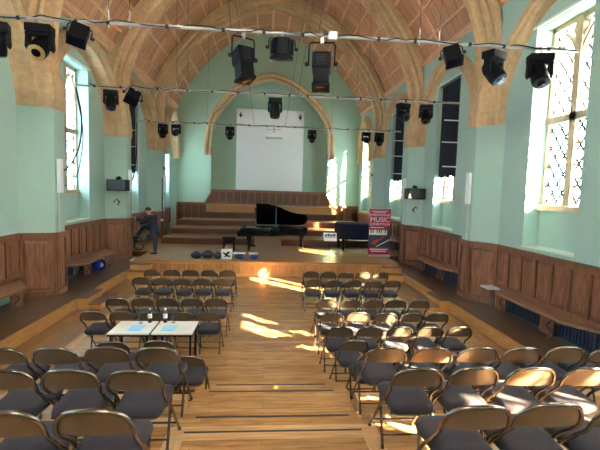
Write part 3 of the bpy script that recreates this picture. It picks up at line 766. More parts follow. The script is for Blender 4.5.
# second, covered keyboard instrument
t = thing('covered_piano', (3.68, 16.6, SZ), 'second piano under a dark navy cover, standing behind the red banner', 'piano')
out = [(-.80, -.70), (.35, -.70), (.7, -.55), (1.0, -.2), (1.15, .2), (1.1, .55), (.8, .72), (-.80, .72)]
pl = [(p.x, p.y) for p in catmull(out, 3)]
rings = []
for z, k in ((.50, 1.03), (.55, 1.02), (.75, 1.015), (1.0, 1.0), (1.07, .97), (1.10, .9)):
    rings.append([(x * k, y * k, z + (.012 * math.sin(i * 2.1) if z < .6 else 0)) for i, (x, y) in enumerate(pl)])
MB().loft(rings).build('cover', M['navy_cover'], t, smooth=50)
for x, y in ((-.66, -.56), (-.66, .56), (.75, .1)):
    l = MB().loft([[(x + a * w, y + b * w, z) for a, b in ((-1, -1), (1, -1), (1, 1), (-1, 1))] for z, w in ((.52, .06), (.4, .045), (.1, .035), (.06, .05))]).build('leg', M['black'], t)
    MB().lathe([(.012, -.022), (.03, -.02), (.03, .02), (.012, .022)], 12, Matrix.Translation((x, y, .032)) @ Matrix.Rotation(PI / 2, 4, 'X')).build('caster', M['iron'], l)
MB().box(-.5, -.34, -.12, .12, .1, .14).box(-.44, -.4, -.08, -.05, .14, .52).box(-.44, -.4, .05, .08, .14, .52).build('pedal_lyre', M['black'], t)
# music stand
t = thing('music_stand', (2.22, 14.35, SZ + .003), 'slim black music stand holding a printed sheet at centre stage right', 'music stand')
MB().tube([(0, 0, .1), (0, 0, .62)], .010, 8).build('pole', M['black'], t)
for k in range(3):
    a = 2 * PI * k / 3 + .4
    MB().tube([(0, 0, .14), (.12 * math.cos(a), .12 * math.sin(a), .06), (.25 * math.cos(a), .25 * math.sin(a), .006)], .007, 6).build('leg', M['black'], t)
Md = Matrix.Translation((0, -.02, .75)) @ Matrix.Rotation(math.radians(-20), 4, 'X')
MB().box(-.25, .25, -.006, .006, -.17, .17, Md).build('desk', M['black'], t, bevel=.004)
sh = thing('sheet_music', (2.22, 14.32, SZ + .75), 'white printed sheet on the music stand', 'sheet', None); sh.rotation_euler = (math.radians(-20), 0, 0)
MB().box(-.23, .23, -.015, -.010, -.16, .15).build('page', M['paper'], sh)
mb = MB()
for k in range(4): mb.box(-.19 + k * .1, -.11 + k * .1, -.018, -.016, .02, .09 + .02 * (k % 2))
mb.box(-.2, .2, -.018, -.016, -.02, .0)
mb.build('printed_picture', M['banner_dark'], sh)
# roll-up banner
t = thing('rollup_banner', (4.12, 14.86, SZ + .003), 'crimson roll-up banner with a red violin standing at stage right', 'banner')
MB().box(-.42, .42, -.1, .1, 0, .07).build('base', M['steel'], t, bevel=.02)
MB().box(-.40, .40, -.008, .002, .07, 1.76).build('banner_sheet', M['crimson'], t)
MB().box(-.41, .41, -.015, .012, 1.755, 1.785).build('top_rail', M['steel'], t)
MB().box(-.40, .40, -.011, -.009, .34, 1.02).build('photo_panel', M['banner_dark'], t)
MB().tube([(0, .03, .05), (0, .03, 1.77)], .012, 6).build('support_pole', M['steel'], t)
def text(s_, size, x, z, mat, parent, name='lettering', y=-.012, font_w=1.0):
    cu_ = bpy.data.curves.new(name, 'FONT'); cu_.body = s_; cu_.size = size; cu_.align_x = 'CENTER'; cu_.align_y = 'CENTER'; cu_.extrude = .001; cu_.offset = .0
    cu_.materials.append(mat); o = bpy.data.objects.new(name, cu_); COL.objects.link(o); o.parent = parent
    me = bpy.data.meshes.new_from_object(o.evaluated_get(bpy.context.evaluated_depsgraph_get())); bpy.data.objects.remove(o)
    o = link(name, me, parent); o.location = (x, y, z); o.rotation_euler = (PI / 2, 0, 0); o.scale = (font_w, 1, 1); return o
text('MUSIC', .245, .0, 1.36, M['paper'], t, font_w=1.02)
text('COMPETITION', .115, .0, 1.19, M['paper'], t)
text('INTERNATIONAL', .10, .0, 1.53, M['paper'], t)
mb = MB()
for z, w in ((1.67, .30), (1.62, .22)): mb.box(-w, w, -.012, -.0095, z - .009, z + .009)
for z, w in ((.27, .34), (.2, .28)): mb.box(-w, w, -.012, -.0095, z - .018, z + .018)
for z, w in ((1.07, .25),): mb.box(-.34, .16, -.012, -.0095, z - .012, z + .012)
mb.build('small_print', M['paper'], t)
kb = MB(); 
for k in range(9): kb.prism([(-.38 + k * .075, .80), (-.315 + k * .075, .80), (-.315 + k * .075, .99), (-.38 + k * .075, .99)], -.0135, -.0115, 'y')
kb.build('piano_keys', M['ivory'], t)
bk = MB()
for k in (0, 1, 3, 4, 5, 7): bk.box(-.33 + k * .075, -.29 + k * .075, -.0155, -.0138, .87, .99)
bk.build('black_keys', M['black'], t)
def blob(cx, cz, a, prof):
    pts = []
    for i in range(28):
        th = 2 * PI * i / 28; rr_ = prof(th); x, z = rr_ * math.cos(th), rr_ * math.sin(th)
        pts.append((cx + x * math.cos(a) - z * math.sin(a), cz + x * math.sin(a) + z * math.cos(a)))
    return pts
vl = blob(-.12, .56, math.radians(35), lambda th: .095 + .05 * math.cos(2 * th) - .015 * math.cos(th))
MB().prism(vl, -.0165, -.0138, 'y').build('violin_picture', M['violin_red'], t)
MB().prism([(-.05, .60), (-.02, .57), (.20, .74), (.17, .77)], -.0175, -.0145, 'y').build('violin_neck', M['violin_red'], t)
MB().prism([(-.12, .38), (-.10, .36), (.40, .62), (.39, .65)], -.0185, -.0155, 'y').build('violin_bow', M['ivory'], t)

# bags and bits along the stage edge
def bag(x, y, rx, ry, rz, mat, label, cat='bag', seed=0):
    t = thing('kit_bag', (x, y, SZ + .003), label, cat, 'bags along the stage edge')
    rings = []
    for k in range(9):
        f = k / 8; z = rz * (f ** .9); w = math.sin(PI * (.12 + .80 * f)) ** .55
        rings.append([(rx * w * math.cos(2 * PI * i / 14) * (1 + .07 * math.sin(3 * i + seed + k)), ry * w * math.sin(2 * PI * i / 14) * (1 + .06 * math.cos(2 * i + seed)), z) for i in range(14)])
    MB().loft(rings).build('bag_body', mat, t, smooth=70)
    MB().tube([(-rx * .4, 0, rz * .93), (-rx * .25, -.02, rz * 1.12), (rx * .25, -.02, rz * 1.12), (rx * .4, 0, rz * .93)], .012, 6).build('handle', M['black'], t, smooth=60)
bag(-2.30, 13.88, .19, .15, .20, M['dark_bag'], 'dark navy bag at the left end of the stage edge bags', seed=1)
bag(-1.93, 13.92, .20, .16, .24, M['dark_bag'], 'dark navy bag between two others on the stage edge', seed=2)
bag(-1.60, 13.9, .15, .14, .20, M['dark_bag'], 'dark navy bag next to the white carrier bag', seed=3)
t = thing('carrier_bag', (-1.30, 13.88, SZ + .003), 'white carrier bag with black pattern on the stage edge', 'bag')
MB().loft([[(a * .165, b * .10, 0) for a, b in ((-1, -1), (1, -1), (1, 1), (-1, 1))], [(a * .175, b * .10, .2) for a, b in ((-1, -1), (1, -1), (1, 1), (-1, 1))], [(-.19, -.04, .31), (.17, -.05, .34), (.18, .04, .33), (-.18, .04, .32)]]).build('bag_body', M['white'], t, bevel=.008)
mb = MB().prism([(-.10, .05), (.0, .09), (.12, .05), (.10, .11), (.02, .15), (.12, .22), (.05, .26), (-.03, .19), (-.12, .24), (-.11, .17), (-.04, .13)], -.108, -.100, 'y'); mb.build('black_pattern', M['black'], t)
MB().tube([(-.08, -.045, .31), (-.06, -.06, .40), (.05, -.06, .40), (.07, -.05, .32)], .008, 6).build('handle', M['white'], t)
for x, lab in ((-.88, 'blue bag topped by a flat white folder beside the carrier bag'), (-.40, 'blue bag topped by a flat white folder at the right end')):
    bag(x, 13.9, .16, .12, .15, M['blue_bag'], lab, seed=x * 9)
    hw = .21 if x < -.5 else .16
    mb = MB().box(-hw, hw, -.12, .12, 0, .02).box(-hw + .01, hw - .005, -.11, .13, .020, .034)
    o = mb.build('white_folder', M['white']); o.location = (x - .02, 13.9, SZ + .176); tag(o, 'flat white folder lying on the %s blue bag' % ('left' if x < -.5 else 'right'), 'folder', 'white folders on the blue bags')

# ------------------------------------------------------------------ screen, projector, lighting bars
t = thing('projection_screen', (XC, YB + .72, 2.8), 'tall white projection screen inside the arch', 'screen')
MB().box(-1.98, 1.95, -.03, .02, .02, 4.72).build('screen_surface', M['screen'], t, bevel=.01)
for x in (-1.75, 1.72): MB().box(x - .03, x + .03, -.09, -.03, 4.2, 4.5).box(x - .08, x + .08, -.06, -.035, 4.28, 4.4).build('clip', M['strip'], t)

BARS = [(6.8, 5.29, 'nearest'), (11.1, 5.31, 'middle'), (16.1, 5.25, 'farthest')]
HANG = [[-2.48, -2.17, 2.41, 2.74], [-2.38, -2.10, 2.31, 2.62], [-2.3, 2.4]]
DIAG = [[(-.62, -1.4), (.76, 1.5)], [(-.5, -1.6), (.74, 1.6)], [(-.55, -1.4), (.62, 1.5)]]
for (y, z, nm), hang, diag in zip(BARS, HANG, DIAG):
    x0, x1 = (-4.86, 5.14)
    t = thing('lighting_bar', (XC, y, z), '%s steel lighting bar hung across the hall' % nm, 'lighting bar', 'lighting bars under the vault')
    MB().tube([(x0 - XC, 0, 0), (x1 - XC, 0, 0)], .028, 10).build('pipe', M['steel'], t, smooth=60)
    for k in range(14):
        x = x0 - XC + .5 + k * .68 + random.uniform(-.2, .2); MB().tube([(x, 0, 0), (x + .05, 0, 0)], .032, 10).build('tape_band', M['tape'], t)
    pts = [(x0 - XC + .3 + i * (x1 - x0 - .6) / 60, -.03 + .015 * math.sin(i * 1.3), .03 - .05 * abs(math.sin(i * .42)) * (1 if i % 11 else 0) + (.03 if i % 7 == 0 else 0)) for i in range(61)]
    MB().tube(pts, .010, 5).build('cable', M['tape'], t, smooth=60)
    for x in hang:
        zt = vault_z(x) - z
        w = MB().tube([(x - XC, 0, .2), (x - XC, 0, zt)], .005, 5).build('hanger_wire', M['wire'], t)
        MB().tube([(x - XC, 0, -.06), (x - XC, 0, .05), (x - XC, 0, .09), (x - XC, 0, .20)], [.016, .018, .010, .012], 8).build('turnbuckle', M['steel'], w)
    for x, xt in diag:
        zt = vault_z(xt) - z
        MB().tube([(x - XC, 0, .03), (xt - XC, .0, zt)], .006, 5).build('hanger_wire', M['wire'], t)

def fixture(kind, x, bar, label, rz=0, tilt=0, sc_=1.0, roll=0):
    y, z, nm = BARS[bar]
    names = {'moving': ('moving_head_spotlight', 'moving light'), 'profile': ('profile_spotlight', 'spotlight'), 'fresnel': ('fresnel_spotlight', 'spotlight'), 'par': ('stage_floodlight', 'spotlight')}
    t = thing(names[kind][0], (x, y, z), label, names[kind][1], 'stage lights on the bars', rz); t.scale = (sc_,) * 3; t.rotation_euler = (0, roll, rz)
    MB().tube([(0, .0, .035), (0, -.035, 0), (0, 0, -.035), (0, .035, 0)], .012, 6, closed=True).box(-.02, .02, -.02, .02, -.09, -.03).build('clamp', M['steel'], t)
    if kind == 'moving':
        MB().box(-.16, .16, -.10, .10, -.19, -.085).build('base', M['black'], t, bevel=.012)
        yk = MB(); yk.box(-.17, .17, -.05, .05, -.225, -.19)
        for s in (-1, 1): yk.prism([(s * .125, -.2), (s * .165, -.2), (s * .175, -.38), (s * .15, -.43), (s * .12, -.40)], -.05, .05, 'y')
        yk.build('yoke', M['black'], t)
        Mh = Matrix.Translation((0, 0, -.37)) @ Matrix.Rotation(tilt, 4, 'X')
        h = MB().lathe([(.05, .17), (.09, .16), (.115, .10), (.118, 0), (.125, -.08), (.115, -.16), (.09, -.17)], 18, Mh).build('head', M['black'], t, smooth=40)
        MB().lathe([(.085, -.172), (.105, -.168), (.108, -.178), (.088, -.184)], 18, Mh).build('lens_ring', M['warm_ring'] if bar == 0 and -4 < x < -3 else M['strip'], h, smooth=50)
        MB().lathe([(.003, -.19), (.05, -.186), (.086, -.175)], 18, Mh).build('lens', M['lens'], h, smooth=60)
    else:
        # yoke
        w, d = {'profile': (.16, .34), 'fresnel': (.2, .22), 'par': (.17, .2)}[kind]
        MB().tube([(0, 0, -.08), (w * .9, 0, -.085), (w, 0, -.12), (w, 0, -d), (w, 0, -d - .02)], .010, 6).tube([(0, 0, -.08), (-w * .9, 0, -.085), (-w, 0, -.12), (-w, 0, -d), (-w, 0, -d - .02)], .010, 6).build('yoke', M['black'], t)
        Mh = Matrix.Translation((0, 0, -d)) @ Matrix.Rotation(tilt, 4, 'X')
        if kind == 'profile':
            b = MB().loft([[(a * wx, c * wy, z) for a, c in ((-1, -1), (1, -1), (1, 1), (-1, 1))] for z, wx, wy in ((.13, .07, .07), (.10, .115, .12), (-.08, .115, .12), (-.10, .095, .10), (-.27, .095, .10), (-.28, .11, .115), (-.32, .11, .115))]).build('lamp_housing', M['black'], t, bevel=.012)
            b.data.transform(Mh)
            v = MB()
            for k in range(5): v.box(-.06, .06, -.128, -.118, -.06 + k * .03, -.05 + k * .03, Mh)
            v.build('vent_slots', M['strip'], b)
            MB().lathe([(.003, -.325), (.05, -.324), (.085, -.321)], 16, Mh).build('lens', M['lens'], b, smooth=60)
        elif kind == 'fresnel':
            b = MB().lathe([(.10, .15), (.15, .13), (.165, .05), (.165, -.10), (.18, -.12), (.18, -.16), (.15, -.165)], 12, Mh).build('lamp_housing', M['black'], t, smooth=25)
            f = MB()
            for k in range(12):
                a = 2 * PI * k / 12; f.box(-.006, .006, .16, .178, -.09, .10, Mh @ Matrix.Rotation(a, 4, 'Z'))
            f.build('cooling_fins', M['black'], b)
            MB().lathe([(.003, -.175), (.08, -.172), (.15, -.163)], 16, Mh).build('lens', M['lens'], b, smooth=60)
        else:
            b = MB().box(-.13, .13, -.10, .10, -.14, .14, Mh).build('lamp_housing', M['black'], t, bevel=.03)
            d_ = MB().box(-.14, .14, -.115, .115, -.165, -.13, Mh); d_.build('lens_hood', M['black'], b, bevel=.006)
            MB().box(-.11, .11, -.09, .09, -.172, -.165, Mh).build('lens', M['lens'], b)
        for s in (-1, 1):
            MB().lathe([(.02, 0), (.03, .02), (.03, .035), (.015, .05)], 10, Matrix.Translation((s * w, 0, -d)) @ Matrix.Rotation(s * PI / 2, 4, 'Y')).build('knob', M['strip'], t)
R = math.radians
fixture('moving', -4.12, 0, 'moving head light on the near bar at the left picture edge', .3, R(20), 1.05)
fixture('moving', -3.49, 0, 'moving head light with a pale curved ring on the near bar by the left pier', .1, R(-50), 1.12)
fixture('par', -2.87, 0, 'square black spotlight tilted left on the near bar, second from the left pier', .35, R(-28), 1.0, .25)
fixture('profile', -.43, 0, 'long black profile spotlight left of the bar centre', .5, R(-14), 1.2)
fixture('fresnel', .18, 0, 'round finned black spotlight at the centre of the near bar', .1, R(8), 1.05)
fixture('profile', .82, 0, 'long black profile spotlight right of the bar centre', -.15, R(-10), 1.3)
fixture('par', 2.92, 0, 'square black spotlight on the near bar before the right curtained window', -.3, R(-25), 1.0, -.25)
fixture('moving', 3.69, 0, 'moving head light tilted right before the right stone pier', .5, R(-40), 1.15)
fixture('moving', 4.49, 0, 'moving head light nearest the sunlit right window', -.2, R(-35), 1.15)
fixture('moving', -4.01, 1, 'moving head light at the left end of the middle bar', .2, R(-20), 1.05)
fixture('par', -3.37, 1, 'square spotlight tilted beside the left end of the middle bar', .4, R(-40), 1.2, .4)
fixture('moving', .15, 1, 'moving head light at the centre of the middle bar above the screen', 0, R(-8), 1.1)
fixture('moving', 3.58, 1, 'moving head light right side of the middle bar showing a white lens', .3, R(-65), 1.05)
fixture('moving', 4.21, 1, 'moving head light at the right end of the middle bar', -.2, R(-30), 1.05)
fixture('moving', -3.94, 2, 'moving head light at the left end of the far bar', .1, R(-30), 1.05)
fixture('moving', -3.46, 2, 'moving head light second from the left on the far bar', -.1, R(-70), 1.0)
fixture('moving', -1.46, 2, 'moving head light on the far bar left of the screen', 0, R(-40), 1.0)
fixture('moving', 1.66, 2, 'moving head light on the far bar right of the screen', 0, R(-40), 1.0)
fixture('moving', 3.77, 2, 'moving head light second from the right on the far bar', .1, R(-70), 1.0)
fixture('moving', 4.29, 2, 'moving head light at the right end of the far bar', 0, R(-40), 1.05)
t = thing('projector', (.2, 16.1, 5.25), 'white projector hung under the middle of the far bar', 'projector')
MB().box(-.03, .03, -.03, .03, -.26, 0).box(-.28, .28, -.02, .02, -.13, -.10).build('mount', M['steel'], t)
MB().box(-.32, .32, -.24, .24, -.44, -.26).build('projector_body', M['white'], t, bevel=.02)
MB().lathe([(.07, 0), (.07, .04), (.055, .045)], 14, Matrix.Translation((.1, .24, -.35)) @ Matrix.Rotation(-PI / 2, 4, 'X')).build('lens', M['lens'], t)
t = thing('junction_box', (.98, 6.8, 5.31), 'small white junction box on the near bar right of centre', 'junction box')
MB().box(-.07, .07, -.09, -.03, -.09, .03).build('box_body', M['white'], t, bevel=.008)
t = thing('smoke_alarm', (.05, YB - .002, 10.1), 'small white round detector high on the back wall', 'detector')
MB().lathe([(.07, 0), (.07, .03), (.05, .05)], 14, Matrix.Rotation(PI / 2, 4, 'X')).build('detector_body', M['white'], t)

# ------------------------------------------------------------------ on the walls
def column_box(s, y, z0, z1, label):
    t = thing('column_speaker', (sx(s, PIER) - s * .005, y, z0), label, 'speaker', 'white column speakers on the piers')
    x0, x1 = sorted((0, -s * .08)); MB().box(x0, x1, -.075, .075, 0, z1 - z0).build('speaker_case', M['white'], t, bevel=.01)
    MB().tube([(-s * .012, 0, 0), (-s * .012, .0, -(z0 - 1.74))], .008, 5).build('cable', M['white'], t)
for s, n in SIDES:
    for y, w_ in ((PY[1], 'nearest'), (PY[2], 'middle'), (PY[3], 'farthest')):
        column_box(s, y - .06, 2.62, 3.38, 'slim white column speaker on the %s %s pier' % (w_, n))
def wall_speaker(s, label):
    y = PY[2] - .42; x = sx(s, PIER + .12); a = math.atan2(.57, .52)
    t = thing('wall_speaker', (x, y, 2.66), label, 'speaker', 'black speakers on the middle piers')
    cx = -s * .07; cy = -.50
    t.rotation_euler = (0, 0, 0)
    MB().box(cx - .30, cx + .30, cy - .2, cy + .2, 0, .36).build('speaker_case', M['black'], t, bevel=.015)
    MB().box(cx - .28, cx + .28, cy - .205, cy - .20, .02, .34).build('grille', M['strip'], t)
    MB().tube([(0, 0, .42), (cx * .6, cy * .6, .46), (cx, cy, .44), (cx, cy, .36)], .02, 8).lathe([(.07, 0), (.07, .05), (.04, .09)], 12, Matrix.Translation((cx, cy, .36))).build('bracket', M['black'], t, smooth=50)
wall_speaker(-1, 'black wall speaker on the middle left pier'); wall_speaker(1, 'black wall speaker on the middle right pier')
for s, n in SIDES:
    t = thing('coat_hook', (sx(s, 5.05), PY[2] - .5, 2.2), 'small dark iron hook below the %s black speaker' % n, 'hook', 'iron hooks below the speakers')
    d = Vector((-s * .74, -.67, 0))
    MB().tube([(0, 0, .0), tuple(d * .06), tuple(d * .07 + Vector((0, 0, .14)))], .02, 6).build('hook_stem', M['iron'], t)
    MB().tube([(-.11, d.y * .08, .07), (0, d.y * .1, .19), (.11, d.y * .08, .07)], .022, 6).build('hook_arms', M['iron'], t)
for s, n, yy_ in ((-1, 'left', 19.4), (1, 'right', 19.4)):
    t = thing('fire_alarm', (sx(s, PIER) - s * .001, yy_, 3.68), 'small red fire alarm sounder on the far %s pier' % n, 'alarm', 'red fire alarms')
    MB().lathe([(.07, 0), (.075, .02), (.065, .07), (.03, .085)], 14, Matrix.Rotation(-s * PI / 2, 4, 'Y')).build('sounder', M['red'], t, smooth=50)
t = thing('conduit_pipe', (-4.27, 17.36, SZ + .002), 'thin dark pipe rising at the left end of the risers', 'pipe')
MB().tube([(0, 0, 0), (0, 0, 2.7)], .03, 8).build('pipe', M['conduit'], t, smooth=60)
MB().lathe([(.03, -.05), (.06, -.03), (.06, .03), (.03, .05)], 12, Matrix.Translation((0, -.02, .98))).build('white_valve', M['white'], t, smooth=60)
# hanging cables from the bar ends to the left wall boxes
def drape(pts, r, label, name='hanging_cable'):
    o = MB().tube([tuple(p) for p in catmull(pts, 6)], r, 6).build(name, M['tape'], None, smooth=60); tag(o, label, 'cable', 'cables hanging by the left wall')
drape([(-4.86, 11.1, 5.25), (-4.95, 11.6, 4.6), (-4.98, 11.55, 3.9), (-4.95, 11.0, 3.35), (-4.9, 10.5, 3.15), (-4.88, 10.3, 3.12)], .022, 'thick dark cable drooping from the middle bar to the near left pier')
drape([(-4.87, 11.12, 5.2), (-5.0, 11.8, 4.2), (-5.0, 11.5, 3.2), (-4.95, 10.9, 2.8), (-4.9, 10.4, 2.8)], .014, 'thin dark cable looping lowest in front of the left window')
drape([(-4.88, 16.1, 5.2), (-4.95, 16.3, 4.4), (-4.98, 16.2, 3.6), (-4.95, 15.8, 3.1), (-4.88, 15.2, 2.9)], .022, 'grey cable drooping from the far bar before the left curtain')
t = thing('cable_riser', (-4.85, 16.12, 2.9), 'vertical grey pipe beside the left curtain', 'pipe')
MB().tube([(0, 0, 0), (0, 0, 2.4)], .03, 8).build('pipe', M['steel'], t, smooth=60)

def curtain(s, m_, label):
    t = thing('blackout_curtain', (wx(s, 5.30), m_, 3.38), label, 'curtain', 'dark blackout curtains over windows')
    rows_ = []
    for k in range(13):
        z = 2.86 * k / 12
        rows_.append([(s * (.03 * math.sin(i * .9) + .05), -.82 + 1.64 * i / 60, z + (.03 * math.sin(i * .35) if k == 0 else 0)) for i in range(61)])
    mb = MB(); rings = []
    for r_ in rows_: rings.append(r_ + [(p[0] + s * .015, p[1], p[2]) for p in r_[::-1]])
    mb.loft(rings).build('cloth', M['navy_cloth'], t, smooth=60)
    MB().tube([(0, -.82, 2.84), (0, .82, 2.84)], .018, 8).build('curtain_rail', M['strip'], t)
    for z, e in ((.25, .0), (.95, .45), (1.55, .15)): MB().tube([(s * .12, -.78 + e * .3, z), (-s * .48, -.78 + e * .3, z)], .018, 6).build('batten', M['white'], t)
curtain(1, 12.29, 'dark blackout curtain over the right window behind the second pier')
curtain(1, 17.09, 'dark blackout curtain over the right window beside the red banner')
curtain(-1, 17.09, 'dark blackout curtain over the left window beside the stage')
# papers and things on benches
mb = MB(); 
for k in range(3): mb.box(-.16 + .03 * k, .12 + .03 * k, -.22 + .05 * k, .15 + .04 * k, .004 * k, .004 * k + .003)
o = mb.build('loose_papers', M['paper']); o.location = (5.09, 8.93, .748); tag(o, 'white papers left on the right wall bench near the pier', 'papers')
t = thing('sports_helmet', (-4.96, 12.7, LZ + .003), 'bright blue rounded helmet bag under the left bench', 'bag')
MB().lathe([(.10, 0), (.16, .03), (.19, .12), (.18, .22), (.12, .30), (.03, .33)], 18).build('shell', M['bright_blue'], t, smooth=60)
MB().tube([(.12, -.16, .04), (.2, -.1, .18), (.12, -.02, .31)], .02, 6).build('strap', M['black'], t)
MB().lathe([(.003, 0), (.05, .004), (.06, .0)], 12, Matrix.Translation((.12, -.15, .17)) @ Matrix.Rotation(R(80), 4, 'X')).build('pale_badge', M['white'], t)
t = thing('white_cloth', (-4.42, 14.3, LZ + .003), 'crumpled white cloth on the stage by the left pier', 'cloth')
rings = [[(.15 * w * math.cos(2 * PI * i / 10) * (1 + .2 * math.sin(i * 2.3)), .09 * w * math.sin(2 * PI * i / 10) * (1 + .2 * math.cos(i * 3.1)), z) for i in range(10)] for z, w in ((0, 1), (.03, 1.05), (.07, .7), (.10, .3))]
MB().loft(rings).build('folds', M['white'], t, smooth=60)
t = thing('trolley_wheel', (-4.62, 15.42, SZ + .003), 'small dark spoked wheel leaning under the bench beside the person', 'wheel')
Mw = Matrix.Translation((0, 0, .17)) @ Matrix.Rotation(R(12), 4, 'Z')
MB().tube([Mw @ Vector((.15 * math.cos(a), 0, .15 * math.sin(a))) for a in [2 * PI * k / 24 for k in range(24)]], .02, 8, closed=True).build('tyre', M['rubber'], t, smooth=60)
sp_ = MB()
for k in range(6):
    a = PI * k / 6; sp_.tube([Mw @ Vector((.14 * math.cos(a), 0, .14 * math.sin(a))), Mw @ Vector((-.14 * math.cos(a), 0, -.14 * math.sin(a)))], .004, 5)
sp_.build('spokes', M['steel'], t)

# ------------------------------------------------------------------ person
def skin_mesh(name, verts, edges, radii, mat, parent, root=0, sub=2):
    me = bpy.data.meshes.new(name); me.from_pydata([Vector(v) for v in verts], edges, [])
    o = link(name, me, parent)
    md = o.modifiers.new('skin', 'SKIN'); md.use_smooth_shade = True
    sd = o.modifiers.new('sub', 'SUBSURF'); sd.levels = sub; sd.render_levels = sub
    lay = me.skin_vertices[0] if len(me.skin_vertices) else None
    if lay is None:
        me.skin_vertices_add() if hasattr(me, 'skin_vertices_add') else None
        bm = bmesh.new(); bm.from_mesh(me); bm.verts.layers.skin.verify(); bm.to_mesh(me); bm.free(); lay = me.skin_vertices[0]
    for i, r_ in enumerate(radii): lay.data[i].radius = (r_, r_) if not isinstance(r_, tuple) else r_; lay.data[i].use_root = (i == root)
    me.materials.append(mat); return o
PX, PYY, PZ = -3.82, 14.55, SZ
pr = thing('person', (PX, PYY, PZ), 'person in dark navy clothes, one foot up on the left bench, leaning on the pier', 'person')
V_, E_, Rd = [], [], []
def jv(p, r_, link_to=None):
    V_.append((p[0] - PX, p[1] - PYY, p[2] - PZ)); Rd.append(r_)
    if link_to is not None: E_.append((link_to, len(V_) - 1))
    return len(V_) - 1
f_ = Vector((-.88, .47, 0)); l_ = Vector((-.47, -.88, 0))       # facing, person's left
pel = Vector((-3.87, 14.72, 1.37))
i0 = jv(pel, .125); i1 = jv(pel + f_ * .06 + Vector((0, 0, .16)), .12, i0); i2 = jv(pel + f_ * .15 + Vector((0, 0, .32)), .14, i1)
i3 = jv(pel + f_ * .22 + Vector((0, 0, .42)), .09, i2); i4 = jv(pel + f_ * .27 + Vector((0, 0, .49)), .052, i3)
i5 = jv(pel + f_ * .32 + Vector((0, 0, .56)), .085, i4); i6 = jv(pel + f_ * .33 + Vector((0, 0, .64)), .095, i5); i7 = jv(pel + f_ * .32 + Vector((0, 0, .71)), .06, i6)
jv(pel + f_ * .43 + Vector((0, 0, .58)), .014, i5)
for k in (-1, 1): jv(pel + f_ * .31 + l_ * .092 * k + Vector((0, 0, .60)), .016, i5)
sk_end = len(V_)
def arm(side, elbow, hand):
    s0 = jv(pel + f_ * .19 + l_ * .19 * side + Vector((0, 0, .40)), .062, i3); e = jv(elbow, .042, s0); h = jv(hand, .03, e)
    d = (Vector(hand) - Vector(elbow)).normalized(); pm = jv(Vector(hand) + d * .07, .034, h); sdv = d.cross(Vector((0, 0, 1))).normalized()
    for q, ln in ((-.03, .06), (-.01, .075), (.01, .07), (.03, .055)):
        a = jv(Vector(hand) + d * .12 + sdv * q, .009, pm); jv(Vector(hand) + d * (.12 + ln) + sdv * q * 1.2 + Vector((0, 0, -.02)), .008, a)
    th = jv(Vector(hand) + d * .05 + sdv * .045, .010, pm); jv(Vector(hand) + d * .10 + sdv * .06, .008, th)
    return s0, e, h
aL = arm(1, (-4.28, 14.60, 1.62), (-4.48, 14.64, 1.72)); aR = arm(-1, (-4.22, 15.02, 1.58), (-4.50, 15.06, 1.50))
hL = jv(pel + l_ * .10 + Vector((0, 0, -.08)), .10, i0); hR = jv(pel - l_ * .10 + Vector((0, 0, -.06)), .10, i0)
# standing leg (person's left, nearer the camera), raised leg (right)
kL = jv((-3.82, 14.55, .95), .062, hL); fL = jv((-3.80, 14.53, .58), .042, kL); tL = jv((-3.92, 14.58, .535), .034, fL)
kR = jv((-4.32, 15.00, 1.44), .065, hR); fR = jv((-4.58, 15.12, 1.06), .044, kR); tR = jv((-4.70, 15.18, .99), .034, fR)
skin_mesh('body', V_, E_, Rd, M['skin'], pr)
def sub_mesh(name, idx, scale, mat, root):
    mp_ = {g: k for k, g in enumerate(idx)}
    return skin_mesh(name, [V_[g] for g in idx], [(mp_[a], mp_[b]) for a, b in E_ if a in mp_ and b in mp_], [Rd[g] * scale + (.055 if g in (i3, i2) else .032 if g in (aL[0], aR[0]) else .016) for g in idx], mat, pr, mp_[root])
sub_mesh('jumper', [i0, i1, i2, i3, aL[0], aL[1], aL[2], aR[0], aR[1], aR[2]], 1.08, M['jumper'], i0)
sub_mesh('jeans', [i0, i1, hL, hR, kL, fL, kR, fR], 1.1, M['jeans'], i0)
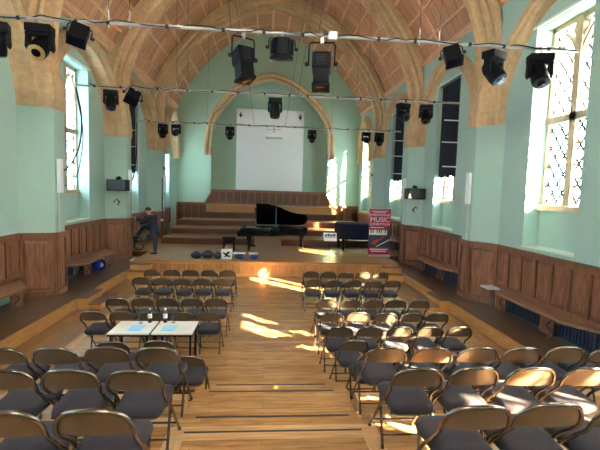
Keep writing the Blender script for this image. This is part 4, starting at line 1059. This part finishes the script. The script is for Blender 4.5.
for (a, b_, z) in ((Vector((-3.77, 14.515, SZ)), Vector((-.2, .07, 0)), 0), (Vector((-4.56, 15.10, .957)), Vector((-.2, .1, 0)), 0)):
    d = b_.normalized(); n_ = Vector((-d.y, d.x, 0)); rings = []
    for tt, w, h in ((-.03, .03, .07), (.02, .042, .10), (.10, .045, .085), (.18, .05, .06), (.25, .03, .04)):
        c = a + d * tt - Vector((PX, PYY, PZ)); rings.append([c + n_ * w + Vector((0, 0, .004)), c - n_ * w + Vector((0, 0, .004)), c - n_ * w * .8 + Vector((0, 0, h)), c + n_ * w * .8 + Vector((0, 0, h))])
    o = MB().loft(rings).build('shoe', M['shoe'], pr, smooth=60, bevel=.01)
    MB().loft([[p + Vector((0, 0, 0)) if k < 2 else Vector((p.x, p.y, c0)) for k, p in enumerate(r_)] for r_ in [[q for q in r2] for r2 in rings] for c0 in [r_[0].z + .018]]).build('sole', M['sole'], o)
hc = pel + f_ * .305 + Vector((0, 0, .665)) - Vector((PX, PYY, PZ))
MB().lathe([(.07, -.05), (.096, -.03), (.098, .01), (.085, .045), (.055, .068), (.015, .078)], 16, Matrix.Translation(hc)).build('hair', M['hair'], pr, smooth=70)

# ------------------------------------------------------------------ light
w = bpy.data.worlds.new('daylight'); sc.world = w; w.use_nodes = True
bg = w.node_tree.nodes['Background']; bg.inputs['Color'].default_value = (.60, .81, 1.0, 1); bg.inputs['Strength'].default_value = 11.5
sun = bpy.data.lights.new('sun', 'SUN'); sun.energy = 95; sun.angle = math.radians(.6); sun.color = (1, .79, .54)
so = bpy.data.objects.new('sun', sun); COL.objects.link(so); so.location = (20, -20, 20)
el = math.radians(26.3); dirv = Vector((-.715 * math.cos(el), .699 * math.cos(el), -math.sin(el)))
so.rotation_euler = dirv.to_track_quat('-Z', 'Y').to_euler()

sc.view_settings.view_transform = 'Standard'; sc.view_settings.look = 'None'; sc.view_settings.gamma = 1; sc.view_settings.use_curve_mapping = False
sc.view_settings.exposure = 1.75
sc.cycles.use_denoising = True
sc.cycles.max_bounces = 10; sc.cycles.diffuse_bounces = 7; sc.cycles.transparent_max_bounces = 12
sc.cycles.sample_clamp_indirect = 12
